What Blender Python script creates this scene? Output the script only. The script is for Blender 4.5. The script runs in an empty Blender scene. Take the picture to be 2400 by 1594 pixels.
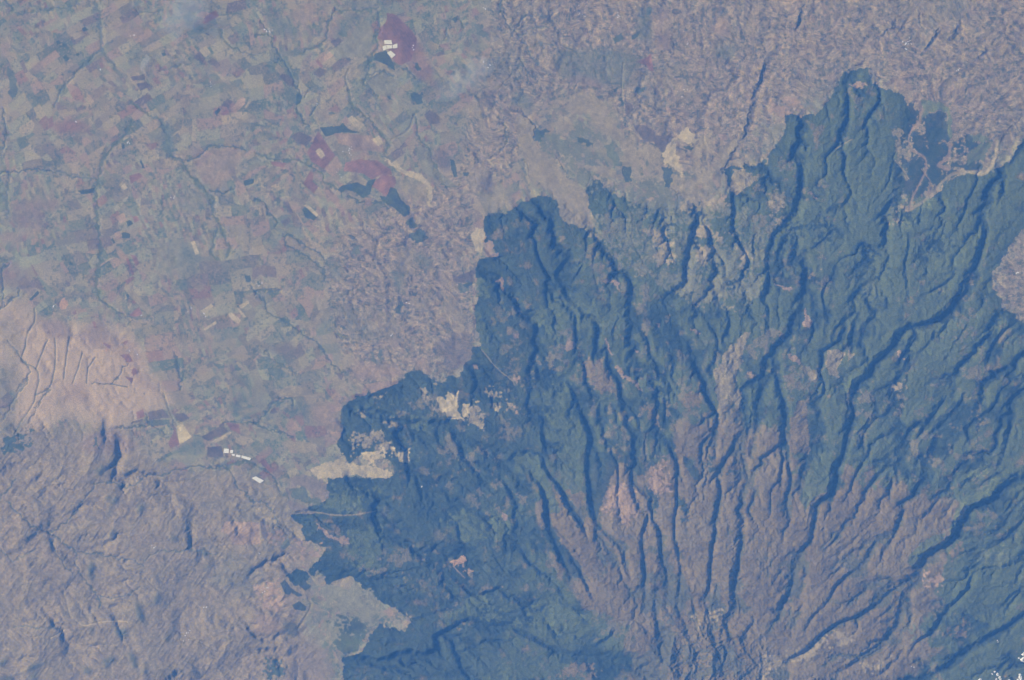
import bpy, math, random, time
import numpy as np
random.seed(7)
T0 = time.time()
U = 0.2                                  # one survey step (about 20 m) = 0.2 scene units of 100 m
def wx(px): return (np.asarray(px, dtype=np.float64) - 1200.0) * U
def wy(py): return (797.0 - np.asarray(py, dtype=np.float64)) * U

# ------------------------------------------------------------------ camera, sky, sun, exposure
scn = bpy.context.scene
cam_d = bpy.data.cameras.new('camera'); cam = bpy.data.objects.new('camera', cam_d)
scn.collection.objects.link(cam); scn.camera = cam
cam.location = (0, 0, 4000); cam.rotation_euler = (0, 0, 0)      # an orbit 400 km up, looking straight down
cam_d.sensor_width = 36.0; cam_d.lens = 300.0; cam_d.clip_start = 1.0; cam_d.clip_end = 20000.0
SUN_EL, SUN_AZ = math.radians(38), math.radians(163)             # azimuth measured anticlockwise from +x
world = bpy.data.worlds.new('World'); scn.world = world; world.use_nodes = True
wn = world.node_tree; bg = wn.nodes['Background']
sky = wn.nodes.new('ShaderNodeTexSky'); sky.sky_type = 'NISHITA'; sky.sun_disc = False
sky.sun_elevation = SUN_EL; sky.sun_rotation = math.radians(90) - SUN_AZ; sky.altitude = 3000
wn.links.new(sky.outputs[0], bg.inputs[0]); bg.inputs[1].default_value = 0.085
sd = bpy.data.lights.new('sun', 'SUN'); so = bpy.data.objects.new('sun', sd); scn.collection.objects.link(so)
sd.energy = 4.6; sd.angle = math.radians(0.5); sd.color = (1.0, 0.96, 0.9)
sv = (math.cos(SUN_EL)*math.cos(SUN_AZ), math.cos(SUN_EL)*math.sin(SUN_AZ), math.sin(SUN_EL))
from mathutils import Vector
so.rotation_euler = Vector(sv).to_track_quat('Z', 'Y').to_euler(); so.location = (-400, 100, 300)
scn.view_settings.view_transform = 'Standard'; scn.view_settings.look = 'None'
scn.view_settings.gamma = 1.0; scn.view_settings.exposure = 0.12
scn.cycles.max_bounces = 3; scn.cycles.diffuse_bounces = 1; scn.cycles.volume_bounces = 1
scn.cycles.use_denoising = True; scn.cycles.use_adaptive_sampling = False; scn.cycles.denoiser = 'OPENIMAGEDENOISE'
scn.cycles.denoising_input_passes = 'RGB_ALBEDO_NORMAL'

# ------------------------------------------------------------------ survey data (steps east and south of the north-west corner)
def tile(c, r, pts, k=600/1768.0):
    oy = (0, 532, 1062)[r]
    return [(600*c + x*k, oy + y*k) for x, y in pts]
def P(c, r, s):
    v = [float(t) for t in s.split()]
    return tile(c, r, list(zip(v[::2], v[1::2])))

COL = dict(F=(.043,.062,.040), Y=(.165,.168,.112), Z=(.105,.105,.078), G=(.098,.122,.062), H=(.13,.152,.10), M=(.185,.142,.078), T=(.30,.25,.175), B=(.46,.385,.275),
           R=(.235,.122,.105), Q=(.142,.112,.105), D=(.062,.088,.074), V=(.125,.145,.115), S=(.31,.25,.18), K=(.33,.235,.185),
           L=(.24,.225,.165), N=(.23,.165,.15), O=(.46,.29,.20), E=(.145,.175,.085), W=(.23,.185,.165))

FOREST = [(1132,516),(1143,500),(1184,503),(1204,486),(1250,462),(1276,457),(1306,470),(1326,503),(1352,523),(1385,545),
 (1400,520),(1378,480),(1372,440),(1392,420),(1440,455),(1470,470),(1520,485),(1585,488),(1640,470),(1690,480),(1710,445),(1700,400),
 (1740,380),(1775,390),(1800,360),(1817,345),(1838,315),(1842,293),(1838,268),(1870,270),(1912,268),(1945,232),(1963,200),(1973,177),(1993,164),
 (2034,162),(2040,190),(2062,208),(2100,215),(2120,228),(2131,260),(2134,285),(2102,315),(2098,372),(2118,395),(2120,440),(2100,500),
 (2140,495),(2180,465),(2220,425),(2265,405),(2330,400),(2365,380),(2400,325),(2700,60),(3700,60),(3700,2900),(780,2900),
 (803,1594),(803,1540),(851,1527),(871,1483),(891,1462),(945,1480),(961,1456),(932,1428),(891,1408),(857,1388),(834,1360),(817,1350),
 (780,1375),(763,1368),(763,1350),(745,1335),(735,1350),(720,1355),(690,1375),(672,1350),(695,1332),(722,1337),(756,1305),(766,1287),(752,1278),
 (718,1265),(705,1232),(680,1210),(700,1195),(760,1175),(755,1150),(775,1120),(810,1118),(900,1122),(925,1112),(915,1085),(885,1060),(850,1063),(820,1085),(800,1060),
 (790,1035),(802,1007),(796,973),(800,953),(847,927),(891,912),(949,889),(949,873),(980,866),(993,871),(1007,885),(1038,898),(1054,881),(1075,888),
 (1092,851),(1105,838),(1108,813),(1130,811),(1122,780),(1115,752),(1112,722),(1120,702),(1122,668),(1116,627),(1122,610),(1138,603),(1160,601),(1160,595),(1150,575),(1136,566)]
MOOR = [(1232,1164),(1272,1232),(1295,1272),(1312,1323),(1342,1374),(1383,1428),(1400,1442),(1437,1435),(1470,1452),(1505,1486),(1515,1476),(1480,1560),(1450,1594),
 (1500,1700),(1900,1700),(2125,1594),(2140,1560),(2207,1537),(2140,1500),(2150,1470),(2157,1435),(2194,1418),(2187,1384),(2204,1350),(2207,1333),(2224,1313),(2210,1280),
 (2240,1230),(2260,1200),(2240,1160),(2140,1165),(2092,1123),(2080,1090),(2040,1100),(1995,1085),(1960,1120),(1935,1160),(1905,1178),(1890,1150),(1860,1090),(1850,1020),(1800,990),(1770,1020),(1740,960),
 (1710,940),(1690,960),(1672,985),(1640,1000),(1600,962),(1577,1020),(1590,1050),(1560,1085),(1510,1095),(1440,1060),(1430,1110),(1375,1200),(1340,1130),(1300,1062),(1292,1062),(1330,1150),(1290,1160)]
PLAIN_DENSE = [(1180,-1200),(3700,-1200),(3700,100),(2400,325),(2260,420),(2120,300),(2000,160),(1850,270),(1740,380),(1600,420),(1480,330),(1420,230),(1280,230),(1220,330),(1190,420),(1110,470),
 (1110,800),(1050,890),(900,910),(830,900),(800,840),(770,720),(760,620),(830,520),(960,470),(1080,400),(1100,250),(1150,120)]
SOUTHWEST = [(-1200,960),(40,960),(120,1000),(300,1000),(360,1080),(450,1110),(560,1100),(640,1140),(720,1240),(750,1300),(700,1380),(720,1450),(780,1594),(780,2900),(-1200,2900)]
SAVANNA = P(0,1,'-2000 560 0 560 60 520 140 440 200 520 240 600 300 660 400 600 480 680 560 660 660 620 760 680 900 710 980 790 1020 900 1060 1000 1130 1130 1150 1170 1240 1140 1310 1220 1170 1270 1000 1260 1000 1340 860 1390 700 1400 560 1320 400 1330 240 1450 80 1350 80 1100 40 950 -2000 900')

# painted ground, with some sunlit ridges and shaded valley sides put in as colour: class, tile column, tile row, outline; flags: m = mottled into its surroundings, n = natural ragged edge, s = soft (half strength)
PAINT = '''
V 0 0 sn|1140 870 1200 900 1215 940 1180 980 1190 1060 1150 1080 1120 1040 1100 960
V 0 0 sn|1300 0 1340 120 1420 180 1520 160 1540 110 1600 140 1560 220 1500 260 1380 240 1280 180 1260 60
V 0 0 sn|1640 850 1768 850 1768 900 1690 885
K 0 0 sn|0 290 60 280 90 330 30 400 0 410
K 0 0 sn|210 430 300 430 310 480 230 490
K 0 0 sn|750 180 900 130 1000 180 1060 260 1000 300 860 260
K 0 0 sn|470 740 520 740 510 800 480 790
R 0 0 sn|320 860 500 820 640 870 560 920 380 910
N 0 0 sn|100 1400 400 1370 430 1430 290 1460 300 1568 60 1568
T 0 0 sn|140 1300 190 1290 190 1330 150 1335
T 0 0 sn|640 390 690 370 700 405 650 420
T 0 0 s|1560 600 1640 580 1660 640 1600 660
R 0 0 |1525 790 1560 755 1580 770 1545 800
Q 0 0 |1525 730 1570 685 1610 700 1580 745
K 0 0 s|1340 1030 1600 1010 1700 1050 1620 1180 1500 1300 1420 1280 1340 1160
V 0 0 s|600 930 660 910 760 930 780 960 700 950
V 0 0 n|50 450 90 500 120 560 125 640 90 680 65 640
L 0 0 s|1250 1360 1380 1330 1430 1400 1320 1480 1240 1440
R 1 0 s|1080 250 1150 320 1180 400 1230 500 1250 610 1200 590 1100 530 1050 470 1040 400
V 1 0 s|60 60 130 50 200 130 340 250 230 260 130 230 60 120
V 1 0 s|570 130 720 80 760 110 640 180 610 260 560 260
V 1 0 s|160 620 240 600 290 660 300 740 230 730
L 1 0 |650 250 720 150 780 140 810 220 800 340 740 390 650 400 560 400 530 350
L 1 0 |770 570 880 500 1000 570 960 640 890 670 820 640
T 1 0 |310 170 350 190 330 220 305 200
R 1 0 |410 420 430 415 465 460 450 470
T 1 0 |130 470 155 440 200 490 170 520
K 1 0 s|230 100 380 0 420 60 350 180 270 150
K 1 0 s|500 150 560 130 570 200 520 260 480 330 470 290
Q 1 0 |510 290 570 260 600 280 550 330
T 1 0 |290 740 310 730 350 830 330 830
T 1 0 |400 790 430 750 500 760 580 780 550 860 420 840
K 1 0 |590 840 620 800 650 830 620 870
V 1 0 n|500 760 530 755 540 780 515 795 495 785
T 1 0 |780 840 820 840 920 920 890 920
T 1 0 |800 420 850 430 980 520 960 530
T 1 0 s|620 470 700 450 760 450 740 540 640 540
K 1 0 |470 1170 560 1080 590 1130 600 1160 530 1220
Q 1 0 |190 1400 220 1390 260 1470 240 1480
Q 1 0 |170 1530 230 1500 240 1530 200 1568
K 1 0 |470 1320 500 1310 620 1450 590 1470
L 1 0 |660 1120 700 1090 730 1100 700 1130
T 1 0 sn|950 1250 1050 1240 1100 1260 1150 1250 1190 1280 1200 1420 1100 1380 1040 1340 990 1390
B 1 0 n|870 1095 960 1115 1020 1175 1130 1195 1190 1260 1215 1340 1212 1430 1192 1425 1180 1290 1100 1230 980 1185 900 1125
Q 1 0 s|1200 1020 1330 1040 1340 1100 1350 1180 1280 1180 1220 1110
T 1 0 sn|1500 10 1620 20 1620 50 1560 50
T 1 0 sn|1600 240 1640 200 1670 330 1640 290
T 1 0 s|1365 780 1450 720 1530 680 1580 780 1550 800 1430 800
T 1 0 s|1530 800 1600 900 1620 1000 1590 1000 1530 860
Q 1 0 |1160 790 1200 760 1260 800 1270 850 1200 860
Q 1 0 s|1430 280 1470 265 1490 340 1430 330
V 1 0 n|1510 180 1550 160 1600 240 1580 260 1520 240
D 1 0 n|1350 140 1385 115 1395 145 1360 165
V 1 0 sn|1470 290 1530 280 1540 340 1490 350
D 1 0 n|1090 430 1120 420 1140 480 1120 500 1090 470
D 1 0 n|1070 640 1150 650 1140 720 1080 700
Q 1 0 sn|1540 660 1640 660 1620 740 1560 750
D 1 0 n|915 670 935 665 940 695 920 695
T 1 0 sn|1480 1150 1620 1180 1600 1300 1500 1300 1400 1220
T 1 0 sn|1550 1400 1768 1250 1768 1420 1600 1480
Q 1 0 sn|1530 1240 1640 1200 1640 1330 1560 1330
D 1 0 n|1040 1520 1080 1500 1120 1568 1040 1568
L 0 1 s|1100 100 1300 60 1380 200 1300 300 1200 360 1050 280
V 0 1 s|1240 170 1310 120 1350 200 1290 230
V 0 1 s|1300 270 1340 250 1370 310 1350 350
V 0 1 s|1230 380 1330 360 1300 420 1230 430
N 0 1 sn|0 260 120 250 220 380 270 420 200 490 120 420 0 440
K 0 1 sn|0 60 300 0 260 60 100 100 0 130
N 0 1 sn|260 660 400 640 480 690 500 760 400 770 320 760
N 0 1 sn|540 740 600 680 700 640 770 760 700 800 640 820 570 800
K 0 1 sn|620 800 760 760 940 800 980 900 960 1000 1080 1120 1100 1160 960 1100 900 1060 860 900 760 860
O 0 1 n|400 530 440 480 475 535 430 570
O 0 1 n|712 840 735 835 750 860 730 862
K 0 1 sn|420 1090 560 1060 640 1200 420 1220
T 0 1 sn|0 640 100 620 160 760 130 900 170 1100 90 1130 60 1000 20 850 0 800
N 0 1 sn|620 1420 800 1400 960 1500 900 1568 620 1568 560 1500
R 0 1 |870 220 885 215 930 330 915 340
R 0 1 |860 370 920 340 935 350 880 395
R 0 1 |905 510 930 505 940 525 915 530
R 0 1 |505 590 525 575 530 600 512 605
R 0 1 n|900 985 940 975 945 1010 910 1030
R 0 1 n|720 810 740 805 760 835 740 842
R 0 1 n|855 795 880 788 872 822
R 0 1 n|315 720 340 715 335 740
R 0 1 n|380 740 415 738 410 750
R 0 1 n|640 650 665 650 680 680 655 690
R 0 1 |860 1030 920 1045 910 1080
Q 0 1 |985 1145 1005 1145 1000 1165
B 0 1 |1650 545 1710 508 1725 525 1665 565
T 0 1 s|1560 760 1600 740 1650 850 1600 860
T 0 1 s|1700 670 1768 760 1768 790 1700 700
T 0 1 sn|1380 700 1420 690 1560 760 1540 790 1420 740
V 0 1 n|1485 955 1540 950 1550 980 1500 975
D 0 1 n|1690 345 1720 345 1735 375 1715 380
V 0 1 sn|1560 1240 1680 1120 1700 1200 1640 1310
V 0 1 s|1270 1500 1380 1450 1420 1500 1400 1568 1200 1568
R 0 1 |1160 1500 1210 1390 1240 1500 1180 1530
V 0 1 |1030 1335 1170 1330 1175 1360 1050 1380
Q 0 1 |910 1345 990 1325 990 1340 900 1362
D 0 1 mn|80 1420 240 1400 250 1500 200 1568 0 1568 0 1500
D 0 1 sn|0 1400 70 1340 80 1370 10 1450
D 0 1 sn|90 1420 180 1310 200 1320 120 1430
D 0 1 sn|385 1180 410 1180 405 1245 390 1245
D 0 1 n|655 1455 668 1458 668 1500 715 1530 660 1515 635 1525 635 1512 655 1495
T 0 1 s|1240 1170 1310 1150 1310 1220 1250 1220
Q 1 1 sn|0 840 160 800 320 830 330 880 200 880
V 1 1 sn|1060 180 1160 170 1230 230 1200 300 1120 260
V 1 1 sn|930 330 1010 250 1030 330 1000 480 960 420
T 1 1 sn|980 180 1080 130 1100 180 1060 260 1080 330 1030 300 1000 270
Q 1 1 n|1340 340 1480 310 1530 300 1500 380 1380 390
V 1 1 n|1400 400 1490 380 1480 430 1410 450
D 1 1 n|1440 390 1488 378 1480 415 1440 415
T 1 1 sn|1380 540 1440 640 1440 800 1400 700 1300 560 1320 480
T 1 1 sn|1060 500 1160 520 1220 640 1140 560
T 1 1 n|500 390 505 500 480 600 430 695 340 695 270 665 180 610 200 580 280 640 350 660 410 640 460 560 470 450 470 400
T 1 1 sn|380 480 470 460 460 530 390 540
T 1 1 sn|830 560 880 600 860 700 820 620
T 1 1 sn|920 600 970 640 970 760 900 740
D 1 1 n|1045 70 1110 20 1160 20 1185 70 1120 110
D 1 1 n|945 570 990 520 1018 540 990 612
V 1 1 n|800 850 840 930 890 990 850 985 800 920 780 850
V 1 1 n|850 850 880 860 870 920 895 985 870 970 845 900
Q 1 1 sn|1240 800 1460 700 1490 880 1430 980 1340 1000 1260 900
K 1 1 sn|1060 900 1150 900 1220 980 1215 1020 1100 960
V 1 1 n|660 140 720 130 720 180 670 190
V 1 1 sn|480 240 600 260 580 380 500 340
T 1 1 n|370 130 420 140 450 200 410 210 350 170
T 1 1 n|375 275 430 290 450 330 400 320
T 1 1 n|130 1130 200 1100 320 1100 320 1160 180 1180
T 1 1 n|520 1060 560 1030 620 1040 640 1110 600 1160 550 1140
K 1 1 |750 1090 820 1075 980 1055 985 1080 800 1145
T 1 1 n|560 940 650 860 680 940 610 980
K 1 1 sn|650 980 760 940 1010 960 1000 1040 700 1060
K 1 1 sn|380 1240 560 1200 580 1440 400 1340
V 1 1 sn|250 1220 370 1220 360 1320 260 1310
Q 1 1 |90 1280 130 1240 150 1280 110 1290
Q 1 1 |540 1000 610 1020 590 1060
L 1 1 s|0 1120 60 1130 80 1240 0 1290
L 1 1 |0 1410 110 1390 120 1450 60 1470 0 1440
L 1 1 s|0 1490 120 1510 100 1568 0 1568
K 1 1 n|230 1370 280 1340 320 1410 280 1420
T 1 1 n|160 1480 220 1490 330 1470 400 1500 440 1568 200 1540
V 2 0 sn|300 340 800 330 900 420 780 620 520 560 330 540
Y 2 0 mn|150 880 300 900 480 860 640 960 640 1000 700 1080 780 1200 700 1320 540 1400 500 1320 380 1180 260 1060 150 960
V 2 0 sn|0 640 80 620 160 780 130 800 0 700
T 2 0 n|370 760 400 650 500 640 620 690 660 760 610 790 480 780
T 2 0 n|530 800 600 780 720 830 780 950 850 930 870 1140 790 1110 720 960 640 920 560 880
T 2 0 sn|500 960 640 980 720 1060 870 1150 880 1250 780 1200 640 1080 520 1020
T 2 0 n|910 980 950 1000 1030 1060 1030 1150 980 1140 930 1080
B 2 0 n|1030 1060 1130 950 1140 1060 1170 1160 1180 1240 1130 1170 1060 1130
B 2 0 n|1140 940 1200 880 1250 920 1280 970 1240 1000 1180 970
T 2 0 n|40 760 130 850 150 950 180 1020 260 1080 330 1160 380 1220 430 1260 500 1320 520 1400 580 1568 450 1568 350 1520 320 1420 240 1320 200 1260 120 1200 80 1090 20 900
T 2 0 n|280 860 340 790 420 830 430 900 330 890
T 2 0 n|440 1130 560 1150 700 1160 780 1250 660 1230 560 1190
H 2 0 n|640 1000 700 990 760 1150 700 1150
T 2 0 n|1410 1180 1430 1050 1500 990 1560 950 1570 1040 1500 1090 1450 1170
Y 2 0 mn|820 1250 1080 1150 1300 1200 1420 1300 1300 1568 760 1568
T 2 0 mn|860 1000 920 1000 1040 1150 1200 1230 1400 1200 1400 1420 1200 1400 1050 1280 880 1200
T 2 0 mn|1270 950 1400 930 1410 1180 1330 1300 1240 1200 1200 1050
T 2 0 n|1500 1320 1540 1170 1620 1180 1690 1220 1690 1250 1600 1320 1540 1345
T 2 0 mn|1500 1080 1640 1090 1768 1080 1768 1140 1640 1160 1520 1150
T 2 0 mn|1150 1390 1500 1360 1520 1450 1430 1568 1180 1568
L 2 0 mn|1610 910 1768 850 1768 980 1650 1000
D 2 0 n|430 955 480 955 560 990 550 1010 480 990
D 2 0 n|760 1150 820 1150 830 1250 790 1260
D 2 0 n|1040 1150 1110 1170 1100 1280 1060 1290
D 2 0 n|1170 1000 1250 1005 1240 1030 1180 1020
D 2 0 n|690 610 740 600 720 640 690 640
D 2 0 n|740 680 770 680 770 740 740 740
D 2 0 n|860 610 920 600 900 640 860 640
D 2 0 n|930 60 970 50 965 110 935 110
D 2 0 n|710 250 770 240 760 290 715 295
D 2 0 n|830 240 880 215 860 270 830 275
V 2 0 sn|870 60 960 40 960 300 860 280
V 2 0 sn|1400 330 1560 300 1540 400 1420 400
N 2 0 s|1010 60 1080 80 1100 350 990 340 1000 180
N 2 0 sn|400 520 560 540 660 600 560 600 420 560
T 2 0 |210 340 240 350 230 400 200 430 195 380
T 2 0 sn|90 230 200 240 270 300 180 320
Q 2 0 |775 690 830 720 840 760 790 800
Q 2 0 |840 870 900 860 980 900 1000 980 920 980 870 920
Q 2 0 |960 940 1100 930 1110 960 1040 1050 1000 1010
K 2 0 n|1060 740 1090 730 1100 770 1065 770
K 2 0 n|1430 930 1480 930 1490 960 1440 970
T 2 0 s|1020 180 1070 120 1090 200 1050 230
K 2 0 s|1370 180 1490 100 1500 230 1400 240
D 2 0 n|150 900 260 890 230 930 180 990 150 950
F 3 0 mn|960 720 1080 760 1260 960 1540 980 1480 1180 1200 1240 980 1420 880 1300 880 1000
F 3 0 n|1100 780 1230 770 1250 960 1110 985 1080 900
E 3 0 n|1060 700 1180 700 1260 750 1270 960 1245 960 1235 760 1120 770 1070 830
F 3 0 n|990 940 1060 930 1100 1050 1090 1090 1010 1040
F 3 0 n|1090 1090 1200 1120 1250 1050 1240 1000 1110 990
F 3 0 n|1100 1140 1160 1150 1200 1200 1150 1250 1100 1230
F 3 0 n|950 750 1010 700 1020 840 970 880 940 960 900 1000
F 3 0 n|1000 1310 1100 1250 1110 1290 1010 1390
F 3 0 n|920 1250 1040 1080 1080 1120 1070 1200 1020 1300 960 1380
F 3 0 mn|1270 1000 1350 980 1420 1060 1380 1140 1290 1150
F 3 0 n|1350 930 1420 940 1430 990 1380 990
E 3 0 n|1400 930 1520 930 1530 980 1420 980
H 3 0 n|1390 1060 1480 990 1560 980 1500 1090 1380 1140
T 3 0 mn|880 880 930 900 920 1160 1000 1250 900 1350 930 1568 800 1568 840 1350 870 1100
K 3 0 n|560 580 650 560 700 600 640 610
K 3 0 sn|400 520 470 500 490 560 430 570
K 3 0 sn|850 540 980 570 920 620 850 600
K 3 0 mn|0 620 60 600 230 700 220 800 120 790 0 820
L 3 0 n|0 870 100 850 110 890 40 960 0 980
L 3 0 n|0 980 60 990 40 1020 0 1020
G 3 0 n|620 520 690 480 700 560 640 580
G 3 0 sn|440 1010 600 950 860 900 860 960 560 1030 460 1040
G 3 0 mn|150 1250 600 1200 700 1350 640 1568 100 1568
G 3 0 n|500 1420 720 1370 700 1480 560 1500
G 3 0 mn|1100 1380 1400 1200 1300 1400 1100 1568
E 3 0 mn|980 1430 1150 1320 1080 1440 1020 1568 940 1568
T 3 0 mn|0 1200 120 1280 100 1568 0 1568
K 3 0 n|270 1330 290 1325 340 1380 325 1385
K 3 0 mn|140 960 180 970 230 1040 190 1050
G 1 1 n|1510 560 1560 620 1620 780 1600 880 1550 830 1520 650
G 1 1 mn|1520 320 1640 400 1620 520 1540 520
G 1 1 mn|1060 1280 1220 1300 1230 1380 1150 1440 1060 1380
T 1 1 n|1140 1110 1170 1110 1205 1190 1150 1200
T 1 1 mn|1140 1180 1260 1220 1290 1300 1220 1260
T 1 1 mn|1500 1210 1560 1230 1600 1330 1580 1400 1440 1350
T 1 1 mn|1560 1100 1680 1150 1800 1230 1800 1320 1650 1200 1570 1160
T 1 1 mn|840 1140 900 1150 910 1250 850 1200
T 1 1 mn|680 1270 760 1285 790 1330 760 1370
T 1 1 mn|830 1360 880 1310 1000 1340 1020 1390 920 1390
K 1 1 mn|480 1380 560 1390 580 1450 500 1460
T 1 1 mn|600 1430 700 1400 750 1460 800 1340 870 1400 930 1500 1000 1568 600 1568 590 1500
K 1 1 n|1660 370 1700 340 1720 440 1700 440 1690 390
T 1 1 mn|1180 1040 1330 1060 1320 1120 1240 1100
Y 2 1 mn|480 0 1768 0 1740 420 1600 650 1450 600 1300 620 1100 450 800 300 600 150
T 2 1 mn|500 0 650 60 760 120 900 160 1000 280 1140 300 1320 300 1500 380 1580 560 1600 620 1560 660 1480 560 1430 520 1370 560 1300 600 1220 500 1180 400 1050 360 900 340 800 250 680 150 520 50
Y 2 1 mn|520 -60 1700 -160 1740 300 1640 600 1500 560 1300 560 1150 420 850 300 650 150
T 2 1 mn|850 20 1000 0 1080 80 1160 300 1000 300 980 120
T 2 1 mn|1260 0 1500 0 1640 200 1620 330 1560 330 1560 140 1400 110 1340 300 1300 300
G 2 1 mn|250 500 600 450 820 480 800 700 560 700 300 760 100 640
G 2 1 mn|200 1100 400 1090 520 1450 500 1568 300 1568
G 2 1 mn|820 950 1020 950 1050 1250 880 1150
T 2 1 n|1520 820 1600 740 1640 730 1590 860 1560 900 1550 1090 1590 1150 1580 1270 1500 1180 1430 1340 1400 1050 1390 970 1440 960 1460 870
M 2 1 mn|500 920 640 920 720 1060 720 1180 660 1150 600 1140 510 1050
K 2 1 n|400 780 440 800 420 850 370 860 380 790
K 2 1 n|720 355 748 430 735 440 712 380 640 392 620 375
K 2 1 n|640 780 658 785 692 870 684 885 645 810
K 2 1 n|712 960 725 955 775 1020 850 1050 895 1130 870 1120 830 1065 755 1030
K 2 1 mn|540 860 570 920 540 930
M 2 1 mn|900 1190 990 1250 1050 1330 1030 1400 950 1300
M 2 1 mn|1200 1080 1300 1100 1330 1250 1250 1350 1190 1250
K 2 1 n|840 850 885 855 850 866
K 2 1 n|1000 660 1025 670 1030 700 1010 695
K 2 1 n|1220 698 1240 700 1305 728 1290 735 1230 715
T 2 1 mn|1640 640 1700 680 1690 740 1620 720
K 2 1 n|1620 1000 1660 1005 1655 1040 1630 1030
K 2 1 mn|0 1200 40 1260 40 1330 0 1360
K 2 1 mn|20 1010 70 1020 60 1100 20 1080
K 2 1 n|20 730 45 735 40 765 25 760
K 2 1 mn|0 520 40 540 30 580 0 570
G 3 1 mn|0 0 820 0 800 500 540 700 400 400 100 200
G 3 1 n|900 20 1000 30 975 120 950 190 905 180
G 3 1 mn|980 0 1480 0 1440 180 1330 280 1150 430 1000 480 940 250
G 3 1 n|830 760 880 650 1000 600 1000 500 1150 430 1180 480 1230 360 1330 280 1340 370 1310 440 1180 590 1100 640 950 670 860 760
G 3 1 mn|560 900 850 760 760 870 680 930 640 1030 560 1100 530 1180 480 1300 450 1300 500 1100
G 3 1 n|1410 470 1500 260 1590 250 1540 310 1550 440 1500 480 1440 500
T 3 1 mn|250 300 360 290 340 340 300 330
T 3 1 mn|620 440 720 360 760 440 660 520
K 3 1 mn|860 270 900 250 910 300 880 300
G 3 1 mn|1100 700 1520 560 1700 620 1500 800 1200 900 1000 1000
G 3 1 mn|1400 1100 1600 1050 1560 1240 1450 1260
G 3 1 mn|1000 1040 1360 1080 1200 1180 1000 1280
T 3 1 n|410 850 480 840 530 880 490 930 480 1030 430 1020 400 950
T 3 1 n|550 860 595 870 550 940
T 3 1 n|270 1010 360 980 360 1040 320 1080 280 1050
K 3 1 n|80 720 125 740 110 790 75 760
K 3 1 n|250 540 270 600 312 640 290 690 250 690
K 3 1 n|40 370 100 410 165 430 150 450 90 430
K 3 1 n|120 870 220 900 222 940 160 910
M 3 1 mn|50 1000 130 1010 200 1050 200 1090 120 1080
K 3 1 mn|150 710 210 720 190 750 150 730
K 3 1 n|255 770 290 780 260 805
K 3 1 n|890 860 912 850 900 912 888 905
K 3 1 n|925 900 955 905 945 925
T 3 1 mn|830 1110 900 1060 985 1110 930 1160 940 1230 880 1230 840 1170
M 3 1 mn|930 950 1040 940 1150 960 1170 1040 1050 1020 960 1000
M 3 1 n|200 1220 280 1180 270 1300 290 1568 150 1568 150 1350
M 3 1 n|0 1400 60 1450 70 1568 0 1568
M 3 1 mn|700 1020 760 1100 740 1120 690 1060
M 3 1 mn|430 1090 480 1060 470 1180 440 1200
B 1 2 n|400 100 560 50 680 80 780 80 920 120 945 150 900 180 760 160 650 150 520 185 430 170 370 120
B 1 2 mn|700 -20 1040 -40 1080 80 980 60 880 30 830 60 700 10
W 1 2 n|240 170 300 150 420 170 490 220 510 310 450 330 380 290 340 240 250 220
T 1 2 |100 300 220 300 240 440 300 500 345 600 310 600 250 540 170 480 110 370
V 1 2 n|230 240 330 240 370 310 450 320 440 370 340 350 250 300
W 1 2 n|230 320 330 370 400 410 400 430 250 400
G 1 2 mn|480 200 860 240 860 300 700 400 560 420 440 370 520 300
H 1 2 mn|620 340 720 340 700 400 620 400
K 1 2 n|410 460 430 530 560 620 630 630 630 590 600 565 570 590 460 530
T 1 2 |0 330 60 340 130 420 150 490 90 480 30 440 0 430
T 1 2 |0 480 30 460 40 600 20 630 0 630
K 1 2 mn|60 480 150 500 230 540 150 640 70 640
V 1 2 |165 650 220 580 240 630 190 670
K 1 2 m|230 660 270 570 380 640 460 715 350 810 240 760
K 1 2 mn|420 620 480 640 480 680 430 680
H 1 2 mn|380 910 520 900 620 940 690 880 760 960 860 1020 900 1080 860 1180 790 1220 700 1360 600 1380 500 1330 460 1250 300 1210 340 1100 370 1000
G 1 2 n|450 1180 560 1120 700 1130 780 1220 700 1360 600 1380 520 1300 560 1240
F 1 2 sn|560 1120 700 1130 760 1200 640 1260 560 1200
L 1 2 mn|380 910 520 900 620 940 690 880 860 1020 900 1080 790 1220 500 1330 300 1210 340 1100
T 1 2 mn|840 1080 940 1060 1030 1120 1065 1160 1010 1230 930 1190 870 1170
T 1 2 |510 900 550 880 640 850 685 880 640 945 600 930
T 1 2 |420 850 450 840 480 880 470 910 410 910
H 1 2 mn|480 1250 560 1360 600 1568 500 1568 440 1400
F 1 2 sn|180 1140 300 1190 280 1280 200 1260
K 1 2 sn|0 1100 180 1150 170 1260 0 1250
K 1 2 mn|0 900 160 880 200 1000 250 1080 150 1140 0 1080
W 1 2 sn|240 1300 500 1350 560 1568 200 1568
D 1 2 mn|60 1430 120 1400 220 1500 140 1568 20 1568
O 1 2 n|1335 740 1400 730 1430 700 1440 750 1390 775 1360 780
K 1 2 mn|1370 780 1440 760 1520 820 1430 850
K 1 2 mn|1670 840 1720 890 1710 915 1680 880
G 1 2 mn|1240 460 1450 400 1768 380 1768 560 1500 600 1300 600
G 1 2 mn|1430 1000 1570 970 1768 1060 1700 1160 1430 1150 1240 1230 1300 1150
G 1 2 mn|620 500 880 500 860 900 700 860 640 700
G 1 2 mn|1520 1568 1768 1400 1768 1568
K 1 2 n|1690 420 1735 440 1730 462 1700 455
F 2 2 n|510 -10 740 -10 720 100 640 280 600 420 560 470 520 400 505 200
F 2 2 mn|740 -10 1060 -10 1000 100 880 170 760 80
F 2 2 mn|900 200 1020 260 1040 420 960 420 920 330
F 2 2 n|1180 20 1250 60 1290 150 1260 190 1190 90
F 2 2 mn|1340 0 1400 40 1420 160 1350 140
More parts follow.
